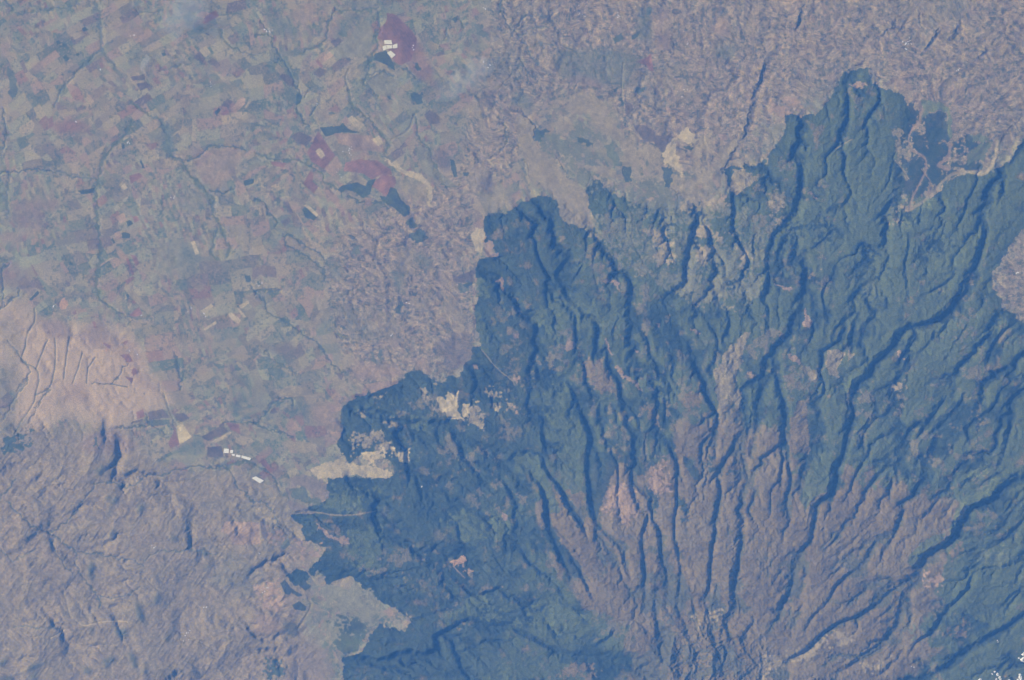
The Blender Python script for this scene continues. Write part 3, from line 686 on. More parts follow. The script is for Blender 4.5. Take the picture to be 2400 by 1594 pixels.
# ridge crests: half-width of the shaded face, tile col, row, points
CRESTS = '''
13 2 0|1768 370 1730 480 1700 560 1660 620 1650 700 1640 760 1620 840 1590 930 1560 990
9 2 0|1560 990 1500 1090 1460 1160 1400 1200
4 2 0|60 1100 110 1160 120 1220
5 2 0|290 1060 330 1110 370 1190 400 1240
3 2 0|20 700 140 870 150 960 220 1040
7 2 0|1050 1280 1150 1330 1250 1360
5 2 0|1100 240 1110 340 1090 400
6 2 0|1510 1350 1520 1450 1510 1568
9 3 0|850 130 860 180 800 220 750 260
5 3 0|960 120 900 210 870 240
4 3 0|1040 80 1045 190
11 3 0|1180 180 1110 290 1070 350
11 3 0|1310 110 1290 220 1220 270
9 3 0|1510 340 1440 380
9 3 0|240 10 210 120 170 220
4 3 0|690 370 640 440 600 460
4 3 0|30 700 230 760 220 800
5 3 0|1768 790 1700 850 1640 930 1590 1010 1580 1090 1560 1150
8 3 0|1768 960 1700 1060 1640 1150
4 3 0|540 600 545 800 510 900
4 3 0|770 640 760 700 690 800 640 900
4 3 0|400 760 420 900 400 980
8 3 0|1430 1230 1400 1300 1360 1380 1330 1480 1280 1568
10 3 0|1600 1240 1590 1340 1540 1440 1480 1530
5 3 0|860 1050 820 1250 700 1420
6 3 0|520 1080 510 1200 560 1330 480 1450
5 3 0|1060 1380 1040 1480 1030 1568
6 3 0|940 1400 910 1500 900 1568
6 3 0|220 1100 210 1300 180 1500
5 2 1|500 60 505 130 490 220 460 290 380 420
5 2 1|150 100 170 200 250 350 300 420
9 2 1|690 290 780 330 800 400 805 480
14 2 1|600 530 605 590 570 640 560 700 545 780 540 850
9 2 1|810 540 780 590 800 640 850 690 910 760 930 830
10 2 1|630 860 640 930 660 980 720 1060 730 1160 790 1240 850 1320 860 1400 850 1500
12 2 1|380 1090 420 1180 450 1250 480 1330 520 1450 500 1568
13 2 1|1230 900 1250 980 1290 1030 1310 1150 1360 1230 1390 1300 1370 1400 1365 1568
22 2 1|1768 940 1700 1050 1660 1130 1640 1200 1640 1320 1600 1480 1590 1568
14 2 1|1740 200 1740 300 1730 420 1710 480 1740 560 1740 640 1745 720 1768 780
7 2 1|930 770 940 880 990 960 1000 1060
7 2 1|1080 870 1100 930 1090 1030 1130 1090
9 2 1|1190 780 1210 820 1250 900
6 2 1|1470 560 1490 650 1470 720
6 2 1|1560 580 1590 700 1560 760
8 2 1|1330 640 1400 780 1390 880 1370 960
5 2 1|290 600 280 700 300 760 290 830
4 2 1|430 600 430 720 440 780
12 2 1|180 1260 190 1400 200 1500 220 1568
5 2 1|720 600 700 700 680 780
5 2 1|540 250 560 350 600 470
5 2 1|800 40 830 120 900 240
5 2 1|1060 60 1080 160 1140 280
7 2 1|1340 0 1370 120 1450 250 1460 330
7 2 1|1510 0 1560 110 1610 210 1620 330
7 2 1|1660 40 1650 130 1660 200
5 2 1|1000 440 1040 520 1080 620 1090 700
5 2 1|1160 740 1160 860
5 2 1|970 1080 1040 1180 1050 1300 1030 1400
6 2 1|480 920 500 1040 480 1100
20 3 1|1340 370 1320 440 1240 520 1180 590 1100 640 1000 665 900 690 830 790 760 870 680 930 665 980 640 1030 580 1060 560 1100 530 1180 535 1260 520 1360 490 1450 470 1568
13 3 1|0 880 20 960 40 1080 70 1180 90 1300 80 1400 95 1568
5 3 1|180 20 190 150 150 260
5 3 1|600 180 480 230 440 330
6 3 1|830 180 790 280 740 400 750 500
6 3 1|980 60 940 200 930 280 950 400 960 500
6 3 1|570 480 590 580 470 680 430 780
7 3 1|380 400 360 480 380 550 400 640
10 3 1|575 640 560 740 550 860
12 3 1|1480 0 1440 160 1400 260 1390 330
10 3 1|1700 640 1600 720 1540 800 1500 900 1480 960
6 3 1|1768 860 1700 920 1690 980 1620 1030
10 3 1|1590 1100 1520 1250 1400 1330 1350 1400 1380 1500
8 3 1|1360 1110 1300 1230 1210 1330 1140 1400
8 3 1|1210 1170 1120 1300 1060 1380 1000 1460
10 3 1|1030 1330 950 1410 900 1520
13 3 1|690 1120 720 1240 720 1300 650 1380 620 1450 630 1568
13 3 1|1640 1190 1650 1300 1620 1450 1590 1568
6 3 1|1000 700 1010 750 930 870 880 950
6 3 1|1140 700 1120 780 1000 900
6 3 1|1380 640 1290 780 1180 960
5 3 1|540 1260 450 1330 440 1420
5 3 1|420 1110 340 1290 320 1420
5 3 1|60 480 60 620 110 720
5 3 1|250 300 240 420 230 560
5 3 1|340 980 380 1120 340 1200
6 3 1|1768 1110 1700 1160 1640 1230
5 3 1|780 0 800 60 790 140
5 3 1|1280 340 1160 420 1000 500
5 3 1|460 0 330 120 180 180
6 3 1|1560 120 1600 40 1660 0
14 2 2|140 170 180 250 210 400 230 520 290 650 330 760 380 850
15 2 2|170 0 210 120 300 220 360 350 440 450 480 580 500 620
12 2 2|500 0 500 150 510 280 540 400 570 490 640 560 690 610 740 660 750 740 780 820 790 900
5 2 2|690 20 720 100 720 320 730 420
11 2 2|910 400 900 480 870 560 875 650 885 770 890 900 890 1000
11 2 2|960 460 1000 560 1010 700 1040 830 1045 960
6 2 2|1100 0 1130 80 1120 250 1125 350 1110 430 1110 620
9 2 2|1110 600 1130 700 1140 800 1130 950 1120 1040
7 2 2|1390 480 1380 560 1360 700 1350 820 1340 980
16 2 2|1540 510 1550 600 1525 680 1520 780 1490 900 1500 1000 1490 1080 1440 1150 1450 1220 1490 1280
5 2 2|1330 0 1340 120 1310 250 1320 350
4 2 2|1410 160 1430 280 1390 480
4 2 2|1580 0 1600 100 1630 220
10 2 2|380 720 440 790 480 880 540 1000 580 1060
7 2 2|970 1010 980 1120 990 1200
7 2 2|1225 1000 1240 1100 1250 1200
8 2 2|1110 1040 1150 1120 1180 1180
11 2 2|790 1130 870 1180 930 1240
10 2 2|1560 1270 1590 1360 1640 1420 1690 1500
6 2 2|1660 1160 1570 1260
7 2 2|720 640 745 720 760 800
7 2 2|700 1190 660 1260 540 1330
12 2 2|0 1210 240 1330 340 1375 520 1385 600 1380
7 2 2|920 1440 850 1500 840 1530
7 2 2|1010 1380 1030 1460
6 2 2|1240 1360 1250 1440
18 3 2|470 0 440 80 430 160 390 270 300 330 270 470 250 600
13 3 2|250 600 210 660 160 760 140 860 120 950 60 1030 40 1140
21 3 2|1768 100 1700 160 1600 200 1500 310 1340 370 1300 460 1220 580 1060 700 1000 790 1000 850
9 3 2|1000 850 870 920 780 990 700 1060 600 1120 490 1160 360 1240 250 1350 100 1430 40 1510
14 3 2|1000 860 920 960 880 1080 850 1190 790 1250 760 1320 640 1390 520 1460 440 1500
12 3 2|930 1400 1000 1290 1100 1230 1170 1120 1230 1050 1350 930 1400 830
16 3 2|1768 1060 1640 1170 1530 1230 1440 1290 1330 1360 1180 1470 1000 1568
9 3 2|870 1410 800 1480 740 1520
10 3 2|1520 70 1400 150 1310 220
6 3 2|1620 110 1500 180 1440 230
8 3 2|820 570 730 600 690 670 640 760 560 820 450 910 400 1010 300 1110 230 1220
10 3 2|900 20 870 100 870 180
7 3 2|840 180 820 250 820 320
8 3 2|920 380 880 480 850 560 800 640
6 3 2|660 30 600 130 560 230 590 300
5 3 2|1020 450 1010 560
6 3 2|540 80 490 230 420 300 420 400
5 3 2|760 400 700 450 620 500
6 3 2|90 0 75 150 65 250
7 3 2|120 60 140 180 110 330 130 430
5 3 2|100 790 50 850 10 920
7 3 2|1720 490 1620 590 1500 660 1430 700
7 3 2|1768 720 1650 770 1440 800 1380 870 1350 960
7 3 2|1768 900 1660 980 1590 1060
5 3 2|540 460 480 560 400 640
6 3 2|1740 250 1680 330 1620 400
6 3 2|400 400 370 470 380 560
5 3 2|0 400 10 250 30 240
6 3 2|590 1130 600 1200 560 1270
4 3 2|660 1060 660 1120
6 3 2|1080 400 1040 480
11 1 2|1220 1250 1330 1200 1430 1150 1600 1180 1768 1170
7 1 2|1220 1260 1240 1330 1270 1400
6 1 2|790 440 820 530 850 600 860 700
6 1 2|880 830 1040 800 1180 780
7 1 2|680 870 900 860 1100 830
6 1 2|1380 470 1390 560 1440 650
6 1 2|1600 600 1640 720 1720 830
6 1 2|1060 1150 1200 1110 1330 1060
'''
def rows(s): return [l for l in s.strip().split('\n') if l.strip()]

# ------------------------------------------------------------------ the survey grid
STEP = 1.36
def axis(n):
    core = np.arange(-30, n + 30 + STEP, STEP)
    out, s, x = [], STEP, 0.0
    while x < 1200: s = min(s*1.06, 14); x += s; out.append(x)
    out = np.array(out)
    return np.concatenate([core[0] - out[::-1], core, core[-1] + out])
gx, gy = axis(2400).astype(np.float32), axis(1594).astype(np.float32)
NX, NY = len(gx), len(gy)
X, Y = np.meshgrid(gx, gy)
rng = np.random.RandomState(11)
PERM = rng.rand(512, 512).astype(np.float32)
def vnoise(x, y, seed=0):
    ox, oy = (seed*37) % 509, (seed*91) % 503
    xi, yi = np.floor(x), np.floor(y)
    fx, fy = (x - xi).astype(np.float32), (y - yi).astype(np.float32)
    fx = fx*fx*(3 - 2*fx); fy = fy*fy*(3 - 2*fy)
    xi = xi.astype(np.int32) + ox; yi = yi.astype(np.int32) + oy
    x0, x1, y0, y1 = xi & 511, (xi + 1) & 511, yi & 511, (yi + 1) & 511
    return (PERM[y0, x0]*(1 - fx) + PERM[y0, x1]*fx)*(1 - fy) + (PERM[y1, x0]*(1 - fx) + PERM[y1, x1]*fx)*fy
ROT = (math.cos(.7), math.sin(.7))
def fbm(x, y, sc, octv=4, seed=0, gain=.5):
    s = 0; a = 1.0; t = 0.0; x = x/sc; y = y/sc
    for i in range(octv):
        s = s + a*vnoise(x, y, seed + i*7); t += a; a *= gain
        x, y = (x*ROT[0] - y*ROT[1])*2.03 + 13.1, (x*ROT[1] + y*ROT[0])*2.03 + 7.7
    return (s/t).astype(np.float32)
def ridged(x, y, sc, octv=3, seed=0, gain=.5):
    s = 0; a = 1.0; t = 0.0; x = x/sc; y = y/sc
    for i in range(octv):
        n = 1 - np.abs(2*vnoise(x, y, seed + i*5) - 1); s = s + a*n*n; t += a; a *= gain
        x, y = (x*ROT[0] - y*ROT[1])*2.07 + 3.1, (x*ROT[1] + y*ROT[0])*2.07 + 9.7
    return (s/t).astype(np.float32)
def sst(a, b, v):
    t = np.clip((v - a)/(b - a), 0, 1); return t*t*(3 - 2*t)

W1 = fbm(X, Y, 9, 3, 1) - .5; W2 = fbm(X, Y, 9, 3, 2) - .5           # ragged natural edges
W3 = fbm(X, Y, 60, 3, 3) - .5; W4 = fbm(X, Y, 60, 3, 4) - .5
XN, YN = X + W1*14 + W3*6, Y + W2*14 + W4*6
XF, YF = X + W1*2.2, Y + W2*2.2                                       # nearly straight field edges
FINE = fbm(X, Y, 13, 3, 9); PATCH = fbm(X, Y, 30, 4, 21, .62)

def box(pts, pad):
    xs = [p[0] for p in pts]; ys = [p[1] for p in pts]
    i0, i1 = np.searchsorted(gy, [min(ys) - pad, max(ys) + pad]); j0, j1 = np.searchsorted(gx, [min(xs) - pad, max(xs) + pad])
    return slice(i0, i1), slice(j0, j1)
def inside(pts, nat):
    sl = box(pts, 14 if nat else 4)
    x = (XN if nat else XF)[sl]; y = (YN if nat else YF)[sl]
    m = np.zeros(x.shape, bool); n = len(pts)
    for k in range(n):
        (xa, ya), (xb, yb) = pts[k], pts[(k + 1) % n]
        if ya == yb: continue
        m ^= ((ya > y) != (yb > y)) & (x < (xb - xa)*(y - ya)/(yb - ya) + xa)
    return sl, m
def whole(pts):
    sl, m = inside(pts, True); f = np.zeros(X.shape, bool); f[sl] = m; return f
def blur(a, n, k=3):
    a = a.astype(np.float32)
    for _ in range(k):
        for ax in (0, 1):
            p = np.pad(a, [(n + 1, n) if i == ax else (0, 0) for i in (0, 1)], mode='edge')
            c = np.cumsum(p, axis=ax, dtype=np.float64)
            a = ((c[2*n + 1:] - c[:-2*n - 1]) if ax == 0 else (c[:, 2*n + 1:] - c[:, :-2*n - 1])).astype(np.float32)/(2*n + 1)
    return a
def smooth_line(pts, sub=5, jit=0.0):
    p = np.array(pts, float); p = np.vstack([2*p[0] - p[1], p, 2*p[-1] - p[-2]]); out = []
    for i in range(1, len(p) - 2):
        for t in np.arange(sub)/sub:
            a, b, c, d = p[i-1], p[i], p[i+1], p[i+2]
            out.append(.5*((2*b) + (c - a)*t + (2*a - 5*b + 4*c - d)*t*t + (3*b - a - 3*c + d)*t**3))
    out.append(p[-2]); return np.array(out)
def line_dist(pts, reach, nat):
    """distance to a line, signed + on the side away from the sun, and position along it"""
    sl = box([tuple(q) for q in pts], reach + 8)
    x = (XN if nat else XF)[sl]; y = (YN if nat else YF)[sl]
    D = np.full(x.shape, 1e9, np.float32); S = np.zeros_like(D); A = np.zeros_like(D)
    seg = np.hypot(*(pts[1:] - pts[:-1]).T); L = seg.sum(); acc = 0.0
    for k in range(len(pts) - 1):
        a, b = pts[k], pts[k+1]; d = b - a; ll = seg[k]
        if ll < 1e-6: continue
        t = np.clip(((x - a[0])*d[0] + (y - a[1])*d[1])/(ll*ll), 0, 1)
        ex, ey = x - (a[0] + t*d[0]), y - (a[1] + t*d[1]); q = np.hypot(ex, ey)
        nx, ny = -d[1]/ll, d[0]/ll
        if nx*.92 + ny*.38 < 0: nx, ny = -nx, -ny
        m = q < D
        D = np.where(m, q, D); S = np.where(m, np.sign(ex*nx + ey*ny), S); A = np.where(m, (acc + t*ll)/L, A); acc += ll
    return sl, D, S, A

# ------------------------------------------------------------------ zones
forest = whole(FOREST); EASTFARM = P(3, 1, '1790 -10 1700 70 1650 160 1600 250 1545 310 1550 430 1600 480 1620 570 1700 600 1730 650 1800 660 2600 700 2600 -100')
eastf = whole(EASTFARM); forest &= ~eastf; moor = whole(MOOR) & forest; dense = (whole(PLAIN_DENSE) & ~forest) | eastf
southwest = whole(SOUTHWEST) & ~forest; savanna = whole(SAVANNA) & ~forest
mount = blur(forest, 14); moorz = blur(moor, 17); densez = blur(dense, 22); swz = blur(southwest, 22)

# ------------------------------------------------------------------ running water cuts the relief
EX, EY, ES = np.arange(-132, 2533, 3.0), np.arange(-132, 1729, 3.0), 3.0
def resample(a, x, y):
    fx = np.clip((x - EX[0])/ES, 0, len(EX) - 1.001); fy = np.clip((y - EY[0])/ES, 0, len(EY) - 1.001)
    i, j = fy.astype(int), fx.astype(int); u, v = fx - j, fy - i
    u = u*u*(3 - 2*u)*.35 + u*.65; v = v*v*(3 - 2*v)*.35 + v*.65
    return ((a[i, j]*(1 - u) + a[i, j+1]*u)*(1 - v) + (a[i+1, j]*(1 - u) + a[i+1, j+1]*u)*v).astype(np.float32)
def erode(iters=8):
    import heapq
    x, y = np.meshgrid(EX, EY); ny, nx = x.shape
    ii = np.clip(np.searchsorted(gy, EY), 0, NY-1); jj = np.clip(np.searchsorted(gx, EX), 0, NX-1)
    g = lambda a: a[np.ix_(ii, jj)].astype(np.float64)
    m, sw, de, sa = g(blur(forest, 30)), g(blur(southwest, 30)), g(densez), g(blur(savanna, 14))
    rr = np.hypot(x - 1690, y - 1690)
    h = np.maximum(0, 66 - rr*.036 + 5*np.exp(-rr/500)) + 4*fbm(x, y, 200, 3, 301) + 3.0*fbm(x, y, 60, 4, 302)*(m*.8 + .3) + .8*fbm(x, y, 9, 3, 303)
    h += (10*fbm(x, y, 170, 4, 305) - 5)*sw + .012*np.maximum(0, 700 - x)
    for l in rows(CRESTS):
        hd, pts = l.split('|'); w, c, q = hd.split(); w = float(w); p = smooth_line(P(int(c), int(q), pts))
        p = p + np.array([w*.95, w*.35])
        for k in range(len(p) - 1):
            a, b = p[k], p[k+1]; n = max(2, int(np.hypot(*(b - a))/1.5))
            for t in np.linspace(0, 1, n):
                cx, cy = a + (b - a)*t; j, i = int(round((cx - EX[0])/ES)), int(round((cy - EY[0])/ES))
                if 1 <= i < ny-1 and 1 <= j < nx-1: h[i, j] -= (.4 + w*.08)/max(1, n*.25)
    up = (.50*m + .30*sw + .16*de + .10*sa + .04).ravel()
    K = .085; W = nx; N = ny*nx
    rs = np.random.RandomState(5); jit = (rs.rand(N)*.25)
    nb = [(-1, 1.0), (1, 1.0), (-W, 1.0), (W, 1.0), (-W-1, 1.414), (-W+1, 1.414), (W-1, 1.414), (W+1, 1.414)]
    border = np.zeros((ny, nx), bool); border[0] = border[-1] = border[:, 0] = border[:, -1] = True; border = border.ravel()
    h = h.ravel(); bl = border.tolist()
    for it in range(iters):
        # lakes filled and flow routed to the steepest neighbour
        hl = (h + jit*.2).tolist(); par = [-1]*N; order = []; seen = bytearray(N); hp = []
        for i in np.nonzero(border)[0].tolist(): seen[i] = 1; hp.append((hl[i], i))
        heapq.heapify(hp); push, pop = heapq.heappush, heapq.heappop; offs = [o for o, _ in nb]
        while hp:
            z, i = pop(hp); order.append(i)
            if bl[i] and par[i] < 0 and (i < W or i >= N - W or i % W == 0 or i % W == W-1):
                cand = [i+o for o in offs if 0 <= i+o < N and abs((i+o) % W - i % W) <= 1]
            else: cand = [i+o for o in offs]
            for k in cand:
                if not seen[k]:
                    seen[k] = 1; par[k] = i; zz = hl[k]
                    if zz < z + 1e-4: zz = z + 1e-4; hl[k] = zz
                    push(hp, (zz, k))
        hf = np.array(hl); H2 = hf.reshape(ny, nx); best = np.full((ny, nx), 0.0); rec = np.array(par).reshape(ny, nx).copy(); idx = np.arange(N).reshape(ny, nx)
        for o, dd in nb:
            dy_, dx_ = (0, o) if abs(o) == 1 else ((-1 if o < 0 else 1), (o + W if o < 0 else o - W))
            sh = np.full((ny, nx), 1e9); ys = slice(max(0, -dy_), ny - max(0, dy_)); xs = slice(max(0, -dx_), nx - max(0, dx_))
            yt = slice(max(0, dy_), ny - max(0, -dy_)); xt = slice(max(0, dx_), nx - max(0, -dx_))
            sh[ys, xs] = H2[yt, xt]; s = (H2 - sh)/dd; mm = s > best; best = np.where(mm, s, best); rec = np.where(mm, idx + o, rec)
        rec = rec.ravel(); rec[border] = -1; rl = rec.tolist()
        o2 = np.argsort(hf, kind='stable').tolist(); A = [1.0]*N
        for i in reversed(o2):
            p = rl[i]
            if p >= 0: A[p] += A[i]
        F = (K*np.sqrt(np.array(A))*(1.0)).tolist(); hn = (hf + np.where(border, 0, up)).tolist()
        for i in o2:
            p = rl[i]
            if p >= 0: f = F[i]; hn[i] = (hn[i] + f*hn[p])/(1 + f)
        h = np.array(hn)
        # loose slopes creep
        q = np.pad(h.reshape(ny, nx), 1, mode='edge'); lap = q[:-2, 1:-1] + q[2:, 1:-1] + q[1:-1, :-2] + q[1:-1, 2:] - 4*q[1:-1, 1:-1]
        h = (h.reshape(ny, nx) + .045*lap).ravel()
    E = h.reshape(ny, nx)
    fade = sst(0, 20, np.minimum(np.minimum(np.arange(nx)[None, :], np.arange(nx)[None, ::-1]), np.minimum(np.arange(ny)[:, None], np.arange(ny)[::-1, None])).astype(float))
    E = E - blur(E, 22, 3); E = .95*E + .95*blur(E, 2, 2)
    return (E*fade).astype(np.float32)
ERO = resample(erode(), X, Y)
print('eroded', round(time.time() - T0, 1))

# ------------------------------------------------------------------ relief (scene units of 100 m)
CX, CY = 1690.0, 1690.0
dx, dy = X - CX, Y - CY
r = np.hypot(dx, dy) + 1; th = np.arctan2(dy, dx) + (fbm(X, Y, 260, 2, 31) - .5)*.30 + (fbm(X, Y, 70, 2, 33) - .5)*.10
rad = np.zeros_like(X); wsum = np.zeros_like(X) + 1e-3
for k, sd_ in ((14, 41), (24, 42), (42, 43), (72, 44), (120, 45), (200, 46)):
    sp = 2*math.pi*r/k
    w = np.exp(-(np.log(sp/62.0)/.55)**2); n = 1 - np.abs(2*vnoise(th*k/math.pi + 40, r/190 + k, sd_) - 1)
    rad += w*n; wsum += w
rad = rad/wsum
rad2 = np.zeros_like(X); wsum = np.zeros_like(X) + 1e-3
for k, sd_ in ((30, 51), (60, 52), (110, 53), (200, 54), (380, 55)):
    sp = 2*math.pi*r/k
    w = np.exp(-(np.log(sp/26.0)/.5)**2); n = 1 - np.abs(2*vnoise(th*k/math.pi + 90, r/70 + k, sd_) - 1)
    rad2 += w*n; wsum += w
rad2 = rad2/wsum
ERO = ERO/(1 + np.abs(ERO)/2.6)
sav = blur(savanna, 14)
relief = np.maximum.reduce([.92*mount, .24*densez*(1 - mount), 0.80*swz, .34*sav, .045 + 0*mount])
WA_, WB_ = fbm(X, Y, 22, 2, 35) - .5, fbm(X, Y, 22, 2, 36) - .5
H = 7.0*np.exp(-r/700) + ERO*relief + .3*mount*(rad - .5)*sst(200, 600, r)
rs_ = np.hypot(X - 1660, Y - 1570); H += 8.0*np.exp(-(rs_/130)**2)*(ridged(X + W3*30, Y + W4*30, 85, 5, 65, .55) - .35)
H += mount*(.72*(ridged(X + WA_*10, Y + WB_*10, 15, 4, 62, .6) - .4) + .30*(rad2 - .5)*sst(200, 600, r)) + moorz*.25*(ridged(X, Y, 8, 2, 63) - .4) + sav*.25*(ridged(X, Y, 18, 3, 68) - .4)
H += swz*(2.4*(ridged(X + W3*35, Y + W4*35, 150, 4, 71, .45) - .4) + .30*(ridged(X*.8 + Y*.6, (Y*.8 - X*.6)*.4, 9, 2, 74) - .4))
H += (1 - mount)*(.5*fbm(X, Y, 160, 3, 81) + .10*fbm(X, Y, 12, 2, 83)) + densez*.13*(ridged(X, Y, 14, 2, 85) - .4)
VALLEY = np.zeros_like(X)
for l in rows(CRESTS):
    h, pts = l.split('|'); w, c, q = h.split(); w = float(w)*1.0; p = smooth_line(P(int(c), int(q), pts))
    sl, D, S, A = line_dist(p, w*5.0, True)
    wl = w*(.25 + 1.1*fbm(X[sl], Y[sl], 24, 3, 97)); s = D*S
    d = wl*U*.50*(.40 + .9*fbm(X[sl], Y[sl], 45, 2, 98)); R = wl*1.5
    tap = sst(0, .14, A)*sst(0, .14, 1 - A)
    f = np.where(s < 0, .55*np.exp(s/(wl*1.1)), np.where(s < wl, .55 - 1.0*(1 - np.exp(-2.0*np.clip(s/wl, 0, 1)))/.8647, -.45*np.exp(-np.maximum(s - wl, 0)/R)))
    f = f*sst(w*5.0, w*3.2, D)
    H[sl] += tap*d*f
    VALLEY[sl] = np.maximum(VALLEY[sl], tap*sst(wl*1.6, wl*.3, np.abs(s - wl*.8)))
print('relief', round(time.time() - T0, 1))

# ------------------------------------------------------------------ land cover (surface colour, some sunlit slopes and shaded valleys painted in)
def c3(k): return np.array(COL[k], np.float32)
def put(sl, m, col, a=1.0):
    sub = ALB[sl]; a = (m*a).astype(np.float32)[..., None] if not isinstance(a, np.ndarray) else (m*a)[..., None].astype(np.float32)
    sub += (col - sub)*a
def hsh(a, b, s):
    v = np.sin(a*12.9898 + b*78.233 + s*37.719)*43758.5453; return (v - np.floor(v)).astype(np.float32)
def parcels(ang, w, h, seed, warp):
    ca, sa = math.cos(ang), math.sin(ang)
    x, y = X + warp*W3, Y + warp*W4
    u, v = (x*ca + y*sa), (-x*sa + y*ca)
    iv = np.floor(v/h + .35*np.sin(u/(w*2.3))); u = u + 97*hsh(iv, iv*0, seed)
    iu = np.floor(u/w); hedge = (u/w - iu < 2.2/w) | (v/h + .35*np.sin((-97*hsh(iv, iv*0, seed) + u)/(w*2.3)) - iv < 2.2/h)
    return hsh(iu, iv, seed + 1), hsh(iu, iv, seed + 2), hedge
ALB = np.empty(X.shape + (3,), np.float32)
base = np.array((.262, .232, .166), np.float32); ALB[:] = base
big = fbm(X, Y, 240, 3, 101); mid = fbm(X, Y, 55, 4, 103)
tint = np.stack([1 + .34*(big - .5) + .30*(mid - .5), 1 + .10*(big - .5) + .34*(mid - .5), 1 + .0*big + .30*(mid - .5)], -1)
ALB *= tint
sel = fbm(X, Y, 130, 2, 161); s1, s2 = (sel > .45)[...], (sel > .58)
def pick(*opts):
    return tuple(np.where(s2, opts[2][i], np.where(s1, opts[1][i], opts[0][i])) for i in range(3))
a1, b1, d1 = pick(parcels(-.58, 44, 19, 5, 16), parcels(.99, 30, 24, 25, 20), parcels(-.20, 52, 26, 35, 24))
a2, b2, d2 = pick(parcels(.95, 17, 7.5, 9, 30), parcels(-.5, 22, 9, 19, 30), parcels(1.3, 14, 7, 29, 30)); a3, b3, d3 = parcels(.3, 8, 4.4, 13, 60)
open_ = (fbm(X, Y, 90, 2, 107) > .44) & (X < 1250)
var = np.where(open_ & ~dense, .80*(a1 - .5), .72*(a2 - .5)); var2 = np.where(open_ & ~dense, b1 - .5, b2 - .5)
var = np.where(dense | southwest, .62*(a2 - .5) + .85*(a3 - .5), var + .12*(a3 - .5))
var2 = np.where(dense, b3 - .5, var2)
lim = np.where(savanna, .25, np.where(southwest, .45, 1.0))
ALB *= np.stack([1 + lim*(var*.9 + .22*var2), 1 + lim*(var*.8 - .08*var2), 1 + lim*var*.7], -1)
for vv, dd, on in ((b1, d1, open_), (b2, d2, ~open_)):
    for lo, hi, k, am in ((.94, .97, 'R', .6), (.97, 1.0, 'Q', .7), (.86, .94, 'K', .75), (.77, .86, 'T', .7), (0, .03, 'V', .5)):
        put((slice(None), slice(None)), on & (X < 1250) & (vv >= lo) & (vv < hi) & ~dense & ~southwest & ~savanna & ~forest, c3(k), am)
hedgy = fbm(X, Y, 18, 2, 163); ALB *= (1 - .22*(d1*open_*(fbm(X, Y, 50, 2, 109) > .45)*(~savanna)*(hedgy > .5)))[..., None]
# dense smallholdings: plum-brown with trees between them
dm = densez[..., None]; ALB += (np.array((.258, .192, .160), np.float32)*(1 + .9*var[..., None]) - ALB)*dm*.62
sm = blur(southwest, 12)[..., None]; ALB += (np.array((.258, .198, .145), np.float32)*(1 + .45*var[..., None]) - ALB)*sm*.72
sa = (blur(savanna, 16)*sst(.30, .55, blur(savanna, 16) + .9*(PATCH - .5)))[..., None]; ALB += (np.array((.47, .35, .285), np.float32)*(1 + .25*(mid - .5)[..., None]) - ALB)*sa*.85
trees = (fbm(X, Y, 5.0, 2, 111) > .64) & (fbm(X, Y, 40, 3, 113) > .44) & ~savanna & ~southwest
put((slice(None), slice(None)), trees, c3('D'), .5)
pale = (fbm(X, Y, 4.2, 2, 115) > .675) & ~savanna; put((slice(None), slice(None)), pale, c3('T'), .6)
lowv = sst(.33, .20, fbm(X + W3*30, Y + W4*30, 150, 4, 117)); put((slice(None), slice(None)), (~forest) & ~savanna, c3('V'), .3*lowv)
# ploughing lines in the smallholdings
terr = np.sin(fbm(X + W3*20, Y + W4*20, 40, 2, 119)*95 + th*60); ALB *= (1 + (dense*.11 + southwest*.06)*terr)[..., None]
# forest and moorland
full = (slice(None), slice(None))
fn = fbm(X, Y, 44, 4, 121, .6); ff = fbm(X, Y, 6, 2, 123)
fc = c3('F')*(1 + .8*(fn - .5) + .9*(ff - .5))[..., None]
EH = np.clip(ERO/1.6, -1, 1)
fc = fc + (c3('G') - fc)*(sst(.36, .64, fn + .28*EH)*mount*.95*(.30 + .70*sst(1120, 1420, X + .15*Y - 150)))[..., None]  # paler forest green on high ground, also painting in sunlit ridges
ALB = np.where(forest[..., None], fc, ALB)
mf = sst(.30, .62, moorz + 1.3*(PATCH - .5) + .5*(FINE - .5) + .22*EH)
mcol = c3('M')*(1 + .6*(fn - .5) + .5*(FINE - .5) + .5*(ff - .5))[..., None]
mcol = mcol + (np.array((.25, .20, .13), np.float32) - mcol)*(sst(.48, .70, fbm(X, Y, 90, 4, 171)))[..., None]*.6
ALB += (mcol - ALB)*(mf*forest*.93)[..., None]
damp = mf*forest*sst(.50, .66, PATCH - .30*EH); ALB += (np.array((.085, .10, .068), np.float32)*(1 + .4*(FINE - .5))[..., None] - ALB)*(damp*.7)[..., None]
fleck = sst(.56, .66, fbm(X, Y, 17, 4, 141, .65) + .07*EH)*sst(.44, .62, fbm(X, Y, 120, 3, 143))*(mount > .9)*sst(500, 700, X*.5 + Y)
ALB += (np.array((.22, .185, .125), np.float32) - ALB)*(fleck*.7)[..., None]
ids = np.zeros(X.shape, np.int16); ids[forest] = 1; ids[moor & (mf > .4)] = 2
gullies = np.zeros(X.shape, bool)

